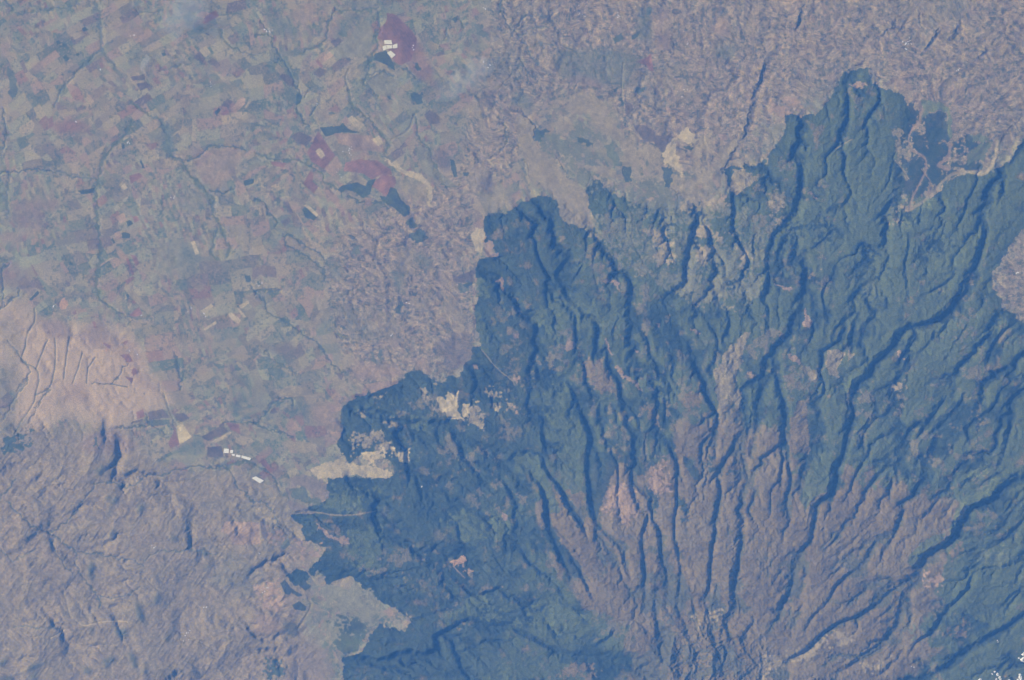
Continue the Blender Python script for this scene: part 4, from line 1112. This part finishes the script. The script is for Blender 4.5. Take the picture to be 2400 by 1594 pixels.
def vary(sl, col):
    return col*(1 + .35*(FINE[sl] - .5) + .45*(ff[sl] - .5) + .5*(PATCH[sl] - .5))[..., None]
for l in rows(PAINT):
    h, pts = l.split('|'); hh = h.split(' '); k, c, q = hh[0], int(hh[1]), int(hh[2]); fl = hh[3] if len(hh) > 3 else ''
    sl, m = inside(P(c, q, pts), 'n' in fl); col = vary(sl, c3(k))
    if 'm' in fl:
        mm = blur(m, 5, 2)*1.0; a = sst(.36, .56, mm*.54 + 1.4*(PATCH[sl] - .5) + .8*(ff[sl] - .5))*(mm > .05)
        put(sl, np.ones_like(m), col, a*.92)
    elif 's' in fl:
        put(sl, np.ones_like(m), col, blur(m, 4, 2)*.62)
    else:
        put(sl, m, col, .86)
for l in rows(DARKSPOTS):
    sl, m = inside(P(0, 2, l), True); mm = blur(m, 3, 2); put(sl, np.ones_like(m), vary(sl, c3('D')), np.clip(mm*1.3, 0, 1)*.6)
    H[sl] += mm*.8
lineid = 3
for l in rows(LINES):
    h, pts = l.split('|'); k, w, c, q = h.split(); w = float(w)
    sl, D, S, A = line_dist(smooth_line(P(int(c), int(q), pts)), w*3, w > 2.6 and k not in 'BTKL')
    ww = w*(.20 + .45*fbm(X[sl], Y[sl], 14, 2, 131)); soft = sst(ww*1.6, ww*.5, D)*.72
    put(sl, np.ones_like(D), vary(sl, c3(k)), soft); H[sl] -= .25*sst(w*1.6, 0, D)
    if k in 'GDV':
        sub = ids[sl]; sub[(soft > .5) & (sub == 0)] = lineid

PL = []; nid = 10
for l in rows(PLOTS):
    name, cat, k, c, q, pts, label = l.split('|')
    nat = name != 'farm_field'
    sl, m = inside(P(int(c), int(q), pts), False)
    if nat: sl, m = inside(P(int(c), int(q), pts), cat == 'clearing')
    col = vary(sl, c3(k))
    ang = rng.choice((-.58, .99)); st = np.sin((X[sl]*math.cos(ang) + Y[sl]*math.sin(ang))*1.1 + 3*W3[sl])
    col = col*(1 + (0 if nat else .07)*st + (.0 if nat else .5)*(mid[sl] - .5) + (.3 if nat else .6)*(PATCH[sl] - .5))[..., None]
    put(sl, m, col, .88); sub = ids[sl]; sub[m] = nid; PL.append((nid, name, cat, k, label)); nid += 1
    if k in 'DF': H[sl] += .06*m
open_ground = 1 - mount; ALB[..., 2] *= 1 - .26*(ALB[..., 0] > .075)*1.0; ALB[..., 0] *= 1.03
ALB = np.clip(ALB*.84, .012, .85)
print('cover', round(time.time() - T0, 1))

# ------------------------------------------------------------------ materials
def material(name, rough=1.0, attr=True, col=(.5, .5, .5), amp=.35, scale=2.2, bump=.0):
    m = bpy.data.materials.new(name); m.use_nodes = True; nt = m.node_tree; b = nt.nodes['Principled BSDF']
    b.inputs['Roughness'].default_value = rough; b.inputs['Specular IOR Level'].default_value = .05 if attr else .3
    geo = nt.nodes.new('ShaderNodeNewGeometry'); no = nt.nodes.new('ShaderNodeTexNoise'); no.inputs['Scale'].default_value = scale
    no.inputs['Detail'].default_value = 4; no.inputs['Roughness'].default_value = .65
    nt.links.new(geo.outputs['Position'], no.inputs['Vector'])
    mr = nt.nodes.new('ShaderNodeMapRange'); mr.inputs['From Min'].default_value = .3; mr.inputs['From Max'].default_value = .7
    mr.inputs['To Min'].default_value = 1 - amp; mr.inputs['To Max'].default_value = 1 + amp
    nt.links.new(no.outputs['Fac'], mr.inputs['Value'])
    mul = nt.nodes.new('ShaderNodeVectorMath'); mul.operation = 'SCALE'
    if attr:
        at = nt.nodes.new('ShaderNodeAttribute'); at.attribute_name = 'cover'; nt.links.new(at.outputs['Vector'], mul.inputs[0])
    else: mul.inputs[0].default_value = col
    nt.links.new(mr.outputs[0], mul.inputs['Scale']); nt.links.new(mul.outputs[0], b.inputs['Base Color'])
    return m
M_farm = material('farmland_soil', amp=.22, scale=1.6); M_for = material('forest_canopy', amp=.40, scale=1.8)
M_moor = material('moorland_heath', amp=.22, scale=1.4); M_field = material('ploughed_soil', amp=.10, scale=1.3)
M_wood = material('woodlot_canopy', amp=.3, scale=2.0); M_strm = material('riverside_trees', amp=.3, scale=2.2)
M_white = material('greenhouse_film', .5, False, (.60, .58, .47), .12, 3.0)
M_white2 = material('pale_roof_sheet', .5, False, (.66, .65, .60), .08, 3.0)
M_roof = material('tin_roof', .45, False, (.66, .66, .66), .12, 4.0); M_wall = material('plaster_wall', .9, False, (.5, .45, .38), .1, 6.0)
M_cloud = material('cloud_vapour', 1.0, False, (.80, .80, .82), .03, 2.0)

# ------------------------------------------------------------------ ground objects
C = scn.collection
def tagit(o, **kw):
    for k, v in kw.items():
        if v: o[k] = v
def link_mesh(name, verts, faces, mat, loc=(0, 0, 0), cover=None, smooth=True):
    me = bpy.data.meshes.new(name); nv, nf = len(verts), len(faces)
    me.vertices.add(nv); me.vertices.foreach_set('co', np.asarray(verts, np.float32).ravel())
    k = faces.shape[1]
    me.loops.add(nf*k); me.loops.foreach_set('vertex_index', faces.astype(np.int32).ravel())
    me.polygons.add(nf); me.polygons.foreach_set('loop_start', (np.arange(nf)*k).astype(np.int32))
    me.polygons.foreach_set('use_smooth', np.full(nf, smooth))
    me.update(calc_edges=True)
    if cover is not None:
        at = me.attributes.new('cover', 'FLOAT_VECTOR', 'POINT'); at.data.foreach_set('vector', cover.astype(np.float32).ravel())
    me.materials.append(mat); o = bpy.data.objects.new(name, me); o.location = loc; C.objects.link(o); return o
POS = np.stack([wx(X), wy(Y), H], -1).astype(np.float32)
cell = ids[:-1, :-1]
def extract(k, name, mat, centre=True):
    if k >= 10:
        ii, jj = np.nonzero(cell == k)
        i0, i1, j0, j1 = ii.min(), ii.max() + 1, jj.min(), jj.max() + 1
    else: i0, i1, j0, j1 = 0, cell.shape[0], 0, cell.shape[1]
    m = cell[i0:i1, j0:j1] == k; i, j = np.nonzero(m); wdt = j1 - j0 + 1
    a = i*wdt + j; f = np.stack([a + wdt, a + wdt + 1, a + 1, a], -1)
    used = np.zeros((i1 - i0 + 1)*wdt, bool); used[f.ravel()] = True
    remap = np.cumsum(used) - 1; P3 = POS[i0:i1+1, j0:j1+1].reshape(-1, 3)[used]; cv = ALB[i0:i1+1, j0:j1+1].reshape(-1, 3)[used]
    loc = (0, 0, 0)
    if centre: loc = tuple(float(t) for t in (P3.min(0) + P3.max(0))/2); P3 = P3 - np.array(loc, np.float32)
    return link_mesh(name, P3, remap[f], mat, loc, cv)
g = extract(0, 'ground', M_farm, False); tagit(g, label='hazy patchwork of small farms and dry plains west of the forest', kind='structure')
f = extract(1, 'forest', M_for, False); tagit(f, label='dark blue-green mountain forest cut by radiating ridges', kind='stuff')
mo = extract(2, 'moorland', M_moor, False); tagit(mo, label='brown treeless moorland fanning out around the summit', kind='structure')
st = extract(3, 'riverside_trees', M_strm, False); tagit(st, label='bands of green trees lining the streams across the farmland', kind='stuff')
for k, name, cat, kk, label in PL:
    if not (cell == k).any(): print('empty plot', label); continue
    o = extract(k, name, M_wood if name == 'woodlot' else M_field)
    tagit(o, label=label, category=cat, group={'woodlot': 'small dark woods among the farms', 'farm_field': 'distinct fields on the farmed plain', 'clearing': 'bright glades cut into the forest'}[name])
print('ground', round(time.time() - T0, 1))

def ground_z(px, py):
    i = int(np.clip(np.searchsorted(gy, py), 0, NY - 1)); j = int(np.clip(np.searchsorted(gx, px), 0, NX - 1)); return float(H[i, j])

# ------------------------------------------------------------------ greenhouses
def empty(name, loc):
    o = bpy.data.objects.new(name, None); o.location = loc; o.empty_display_size = .3; C.objects.link(o); return o
def greenhouse(quad, label, group, mat, spans=6):
    q = [Vector((float(wx(x)), float(wy(y)), 0)) for x, y in quad]; cen = sum(q, Vector())/4
    z = max(ground_z(x, y) for x, y in quad) + .02
    root = empty('greenhouse', (cen.x, cen.y, z)); tagit(root, label=label, category='greenhouse', group=group)
    V, F = [], []; n = spans*2; hh = .06
    for i in range(n + 1):
        t = i/n; a = q[0].lerp(q[1], t) - cen; b = q[3].lerp(q[2], t) - cen; zz = hh + (.05 if i % 2 else 0)
        V += [(a.x, a.y, zz), (b.x, b.y, zz)]
    for i in range(n): F.append((2*i, 2*i + 1, 2*i + 3, 2*i + 2))
    r = link_mesh('roof', np.array(V), np.array(F), mat, smooth=False); r.parent = root
    V, F = [], []; ins = .985
    for v in q: V += [((v - cen).x*ins, (v - cen).y*ins, hh - .003), ((v - cen).x*ins, (v - cen).y*ins, -.12)]
    for i in range(4): j = (i + 1) % 4; F.append((2*i, 2*i + 1, 2*j + 1, 2*j))
    w = link_mesh('wall', np.array(V), np.array(F), M_wall, smooth=False); w.parent = root
GH = [(1, 0, '885 278 935 278 942 306 888 305', 'topmost cream greenhouse block of the yellow cluster on the rust-red plantation', 0),
 (1, 0, '944 312 976 300 978 330 946 336', 'rightmost cream block of the yellow greenhouse cluster', 0),
 (1, 0, '902 312 940 312 942 334 906 338', 'middle cream block in the yellow greenhouse cluster', 0),
 (1, 0, '874 322 900 312 904 340 880 350', 'leftmost cream block of the yellow greenhouse cluster', 0),
 (1, 0, '905 366 930 350 965 380 937 402', 'lowest cream block of the yellow cluster, standing a little apart by the dark wedge wood', 0),
 (0, 1, '1548 1530 1582 1532 1580 1562 1545 1560', 'left and larger of twin white greenhouses beside the dark purple field', 1),
 (0, 1, '1592 1540 1612 1540 1608 1562 1590 1560', 'right and smaller of the twin white greenhouses', 1),
 (0, 2, '1600 5 1622 6 1622 20 1604 18', 'first small shed of the pale chain right below the twin greenhouses', 1),
 (0, 2, '1630 10 1662 14 1660 30 1632 26', 'middle shed of the pale chain below the twin greenhouses', 1),
 (0, 2, '1670 16 1736 34 1726 50 1668 32', 'longest shed at the right end of the pale chain', 1),
 (0, 2, '1738 172 1768 160 1824 190 1796 208', 'lone large white greenhouse in a grey field near the stream', 1)]
for c, q, pts, lab, k in GH: greenhouse(P(c, q, pts), lab, 'greenhouses on the farmed plain', (M_white, M_white2)[k])

# ------------------------------------------------------------------ little bright-roofed buildings, gathered in villages
def house_mesh(lx, ly, h):
    v = [(-lx, -ly, -.1), (lx, -ly, -.1), (lx, ly, -.1), (-lx, ly, -.1), (-lx, -ly, h), (lx, -ly, h), (lx, ly, h), (-lx, ly, h)]
    f = [(0, 1, 5, 4), (1, 2, 6, 5), (2, 3, 7, 6), (3, 0, 4, 7)]
    rv = [(-lx*1.06, -ly*1.08, h + .002), (lx*1.06, -ly*1.08, h + .002), (lx*1.06, ly*1.08, h + .002), (-lx*1.06, ly*1.08, h + .002), (-lx*1.06, 0, h + ly*.5), (lx*1.06, 0, h + ly*.5)]
    rf = [(0, 1, 5, 4), (2, 3, 4, 5)]
    return np.array(v), np.array(f), np.array(rv), np.array(rf)
VILL = [(0, 0, 695, 480, 4, 14, 'white roof beside the small woods where two green valleys meet in the north-west'),
 (0, 0, 920, 240, 7, 26, 'white roof in the pink village left of the smoke plume'),
 (0, 0, 522, 838, 3, 12, 'white roof at the edge of the reddish farmland, far west'),
 (0, 0, 900, 985, 5, 20, 'white roof right of the curved river near a small upright wood'),
 (0, 0, 1195, 1360, 7, 26, 'white roof along the track south of the leaning dark wood'),
 (0, 0, 1460, 585, 6, 30, 'white roof right of the slim cream strip in the north'),
 (1, 0, 85, 210, 16, 42, 'pale roof in the compact town at the head of the straight dark road'),
 (1, 0, 420, 715, 6, 14, 'white roof east of the wood at the end of the straight road'),
 (1, 0, 1085, 325, 6, 24, 'white roof on the rust-red plantation right of the greenhouses'),
 (1, 0, 1600, 455, 9, 40, 'white roof in the hazy upper middle village'),
 (1, 0, 1580, 60, 5, 22, 'pale roof at the top edge left of the dark stream'),
 (1, 0, 560, 1190, 7, 34, 'pale roof south of the dark red diamond field'),
 (1, 0, 640, 1050, 12, 44, 'pale roof in the leafy settlement between the maroon fields'),
 (2, 0, 740, 100, 10, 34, 'bright roof in the village at top centre'),
 (2, 0, 450, 90, 9, 46, 'bright roof in the scattered village at the top, left of centre'),
 (2, 0, 1205, 310, 6, 30, 'white roof on the ridge farms north of the forest'),
 (2, 0, 1180, 620, 8, 60, 'pale roof in smallholdings above the canyon'),
 (3, 0, 955, 285, 22, 48, 'bright roof in the largest ridge village at the upper right'),
 (3, 0, 1315, 490, 6, 24, 'white roof on the plum farmland above the green-rimmed plantation'),
 (3, 0, 430, 560, 6, 60, 'pale roof among farms left of the northern forest lobe'),
 (0, 1, 365, 535, 4, 12, 'white roof on the left of the orange bare patch'),
 (0, 1, 975, 610, 3, 10, 'white roof at the maroon field where the river ends'),
 (0, 1, 930, 860, 6, 34, 'white hut on the pink savanna'),
 (0, 1, 1410, 610, 4, 14, 'white roof between the two parallel cream bars'),
 (0, 1, 1330, 560, 5, 26, 'tiny pale roof left of the upper cream bar'),
 (1, 1, 20, 395, 9, 24, 'white roof in the small bright town in the middle plain'),
 (1, 1, 1050, 520, 4, 18, 'white roof in the brown farmland west of the forest'),
 (1, 1, 940, 750, 5, 20, 'white roof by the pale fields west of the forest'),
 (0, 2, 1300, 1270, 10, 55, 'bright roof in the southern village inside the curved hill'),
 (0, 2, 1060, 650, 7, 24, 'pale roof strung along the track in the southern hills'),
 (0, 2, 1420, 1060, 4, 20, 'white roof in the southern ridges east of the pale track'),
 (1, 2, 60, 930, 9, 44, 'pale roof west of the dark square plantations'),
 (1, 2, 25, 685, 3, 8, 'bright white roof alone below the tan fields in the south'),
 (1, 2, 1142, 232, 2, 8, 'lone pale roof deep inside the western forest'),
 (3, 1, 1720, 315, 5, 26, 'white roof on the plum farmland at the right edge')]
protos = []
for lx, ly in ((.30, .19), (.22, .16), (.44, .20)):
    protos.append(house_mesh(lx, ly, .10))
pm = {}
for c, q, tx, ty, n, sp, lab in VILL:
    (px, py), = P(c, q, '%d %d' % (tx, ty))
    n = max(2, int(n*.7)); spots = [(px + random.gauss(0, sp*.15), py + random.gauss(0, sp*.15)) for _ in range(n)]; named = {}
    if n >= 5:
        for word, key in (('topmost', lambda i: spots[i][1]), ('lowest', lambda i: -spots[i][1]), ('leftmost', lambda i: spots[i][0]), ('rightmost', lambda i: -spots[i][0])):
            named[min((i for i in range(n) if i not in named), key=key)] = word
    for k in range(n):
        ax, ay = spots[k]
        t = random.choice((0, 1, 1, 2)) if n > 3 else 2
        if t not in pm:
            v, f, rv, rf = protos[t]
            root = empty('house', (0, 0, 0)); b = link_mesh('wall', v, f, M_wall, smooth=False); b.parent = root
            rr = link_mesh('roof', rv, rf, M_roof, smooth=False); rr.parent = root; pm[t] = (root, b, rr); R_ = root
        else:
            ro, b, rr = pm[t]; R_ = ro.copy(); C.objects.link(R_)
            for ch in (b, rr): d = ch.copy(); C.objects.link(d); d.parent = R_
        R_.location = (float(wx(ax)), float(wy(ay)), ground_z(ax, ay) + .04); R_.rotation_euler = (0, 0, random.uniform(0, 3.1))
        s_ = random.uniform(.5, .95); R_.scale = (s_, s_, s_); tagit(R_, label=(named[k] + ' ' if k in named else '') + lab, category='house', group=lab.replace('roof', 'roofs').replace('hut', 'huts'))
print('houses', round(time.time() - T0, 1))

# ------------------------------------------------------------------ clouds at the lower right
import bmesh
from mathutils import noise as mn
def cloud(blobs, z, label):
    bm = bmesh.new(); x0, y0 = blobs[0][:2]
    for bx, by, br in blobs:
        for _ in range(5):
            rr = br*random.uniform(.22, .58); res = bmesh.ops.create_icosphere(bm, subdivisions=3, radius=rr*U)
            off = Vector(((bx - x0 + random.uniform(-.6, .6)*br)*U, -(by - y0 + random.uniform(-.6, .6)*br)*U, random.uniform(-.1, .3)*br*U))
            for v in res['verts']:
                d = v.co.normalized(); k = 1 + .75*mn.fractal(d*1.8 + off*3, 1.0, 2.0, 4); v.co = Vector((v.co.x*k, v.co.y*k, v.co.z*k*.7)) + off
    me = bpy.data.meshes.new('cloud'); bm.to_mesh(me); bm.free(); me.materials.append(M_cloud)
    for p in me.polygons: p.use_smooth = True
    o = bpy.data.objects.new('cloud', me); o.location = (float(wx(x0)), float(wy(y0)), ground_z(x0, y0) + z); C.objects.link(o)
    tagit(o, label=label, category='cloud', group='small white clouds over the lower right slopes')
def TP(x, y): return P(3, 2, '%f %f' % (x, y))[0]
for bl, z, lab in ((((1762, 1400, 8), (1752, 1425, 6), (1775, 1385, 8)), 7, 'largest ragged white cloud, cut off by the right edge'),
    (((1722, 1410, 2.2), (1733, 1417, 1.6)), 7, 'wisp of cloud just left of the largest one'),
    (((1575, 1288, 1.6), (1579, 1300, 1.2)), 7, 'tiny lone cloud speck high above the others on the right slopes'),
    (((1560, 1508, 3), (1578, 1522, 4), (1540, 1520, 2)), 6, 'broken white cloud, upper one left of the bottom right corner'),
    (((1590, 1545, 4), (1600, 1558, 3), (1570, 1555, 3)), 6, 'lower white cloud just under the broken one'),
    (((1730, 1530, 4), (1736, 1548, 5), (1720, 1558, 3)), 6, 'upright white cloud puff near the bottom right corner'),
    (((1460, 1562, 4), (1448, 1568, 3)), 6, 'white cloud touching the bottom edge, leftmost of the corner group'),
    (((1660, 1566, 4), (1640, 1572, 3)), 6, 'small cloud on the bottom edge between puff and leftmost cloud'),
    (((1002, 1474, 1.4), (985, 1468, 1.0)), 4, 'faint white speck on the ridge left of the corner group')):  # last entry: a white speck on the ridge, built with the cloud mesh
    cloud([TP(a, b) + (s,) for a, b, s in bl], z, lab)

# ------------------------------------------------------------------ smoke drifting over the plain
def smoke(pts, rads, z, dens, label):
    bm = bmesh.new(); c0 = pts[0]; n = 24; prev = None; line = smooth_line(pts, 6); rl = np.interp(np.linspace(0, 1, len(line)), np.linspace(0, 1, len(rads)), rads)
    for i, (lx, ly) in enumerate(line):
        ring = []
        d = line[min(i + 1, len(line) - 1)] - line[max(i - 1, 0)]; d = d/np.hypot(*d); nrm = (-d[1], d[0])
        for k in range(n):
            a = 2*math.pi*k/n; rr = rl[i]*(1 + .55*mn.fractal(Vector((math.cos(a)*1.2, math.sin(a)*1.2, i*.35 + pts[0][0])), 1, 2, 3))
            ring.append(bm.verts.new(((lx - c0[0] + nrm[0]*rr*math.cos(a))*U, -(ly - c0[1] + nrm[1]*rr*math.cos(a))*U, z + rr*U*.45*math.sin(a))))
        if prev: [bm.faces.new((prev[k], prev[(k+1) % n], ring[(k+1) % n], ring[k])) for k in range(n)]
        else: bm.faces.new(ring[::-1])
        prev = ring
    bm.faces.new(prev); bmesh.ops.recalc_face_normals(bm, faces=bm.faces)
    me = bpy.data.meshes.new('smoke'); bm.to_mesh(me); bm.free()
    m = bpy.data.materials.new('smoke'); m.use_nodes = True; nt = m.node_tree; nt.nodes.clear()
    ou = nt.nodes.new('ShaderNodeOutputMaterial'); pv = nt.nodes.new('ShaderNodeVolumePrincipled')
    pv.inputs['Color'].default_value = (.86, .92, 1, 1); pv.inputs['Density'].default_value = dens; nt.links.new(pv.outputs[0], ou.inputs['Volume'])
    me.materials.append(m); o = bpy.data.objects.new('smoke', me); o.location = (float(wx(c0[0])), float(wy(c0[1])), ground_z(*c0)); C.objects.link(o)
    tagit(o, label=label, kind='stuff')
smoke(P(0, 0, '1240 310 1210 230 1220 150 1280 80 1300 20 1290 -60'), [4, 26, 40, 48, 42, 24], 4, .034, 'broad pale smoke plume drifting north over the plain')
smoke(P(0, 0, '1000 512 985 480 995 440 1030 390'), [2, 5, 8, 8], 2, .16, 'thin white smoke rising from the flat dark field')
smoke(P(1, 0, '1240 700 1330 640 1450 560 1560 470 1640 440'), [8, 22, 30, 30, 14], 4, .04, 'faint veil of smoke over the upper middle farms')

# ------------------------------------------------------------------ the air between the ground and the orbit
bm = bmesh.new(); bmesh.ops.create_cube(bm, size=1.0)
me = bpy.data.meshes.new('haze'); bm.to_mesh(me); bm.free()
hz = bpy.data.objects.new('haze', me); C.objects.link(hz); tagit(hz, label='blue haze filling the air between orbit and ground', kind='stuff')
ext_x, ext_y = float(wx(gx[-1])) + 12, float(-wy(gy[-1])) + 12
hz.scale = (2*ext_x, 2*ext_y, 4014); hz.location = (0, 0, 4014/2 - 10)
m = bpy.data.materials.new('haze'); m.use_nodes = True; nt = m.node_tree; nt.nodes.clear()
ou = nt.nodes.new('ShaderNodeOutputMaterial'); pv = nt.nodes.new('ShaderNodeVolumePrincipled')
pv.inputs['Color'].default_value = (.10, .325, .95, 1); pv.inputs['Absorption Color'].default_value = (1, 1, 1, 1)
pv.inputs['Density'].default_value = .575/4000; pv.inputs['Anisotropy'].default_value = 0
nt.links.new(pv.outputs[0], ou.inputs['Volume']); me.materials.append(m)
print('done', round(time.time() - T0, 1), NX, NY)
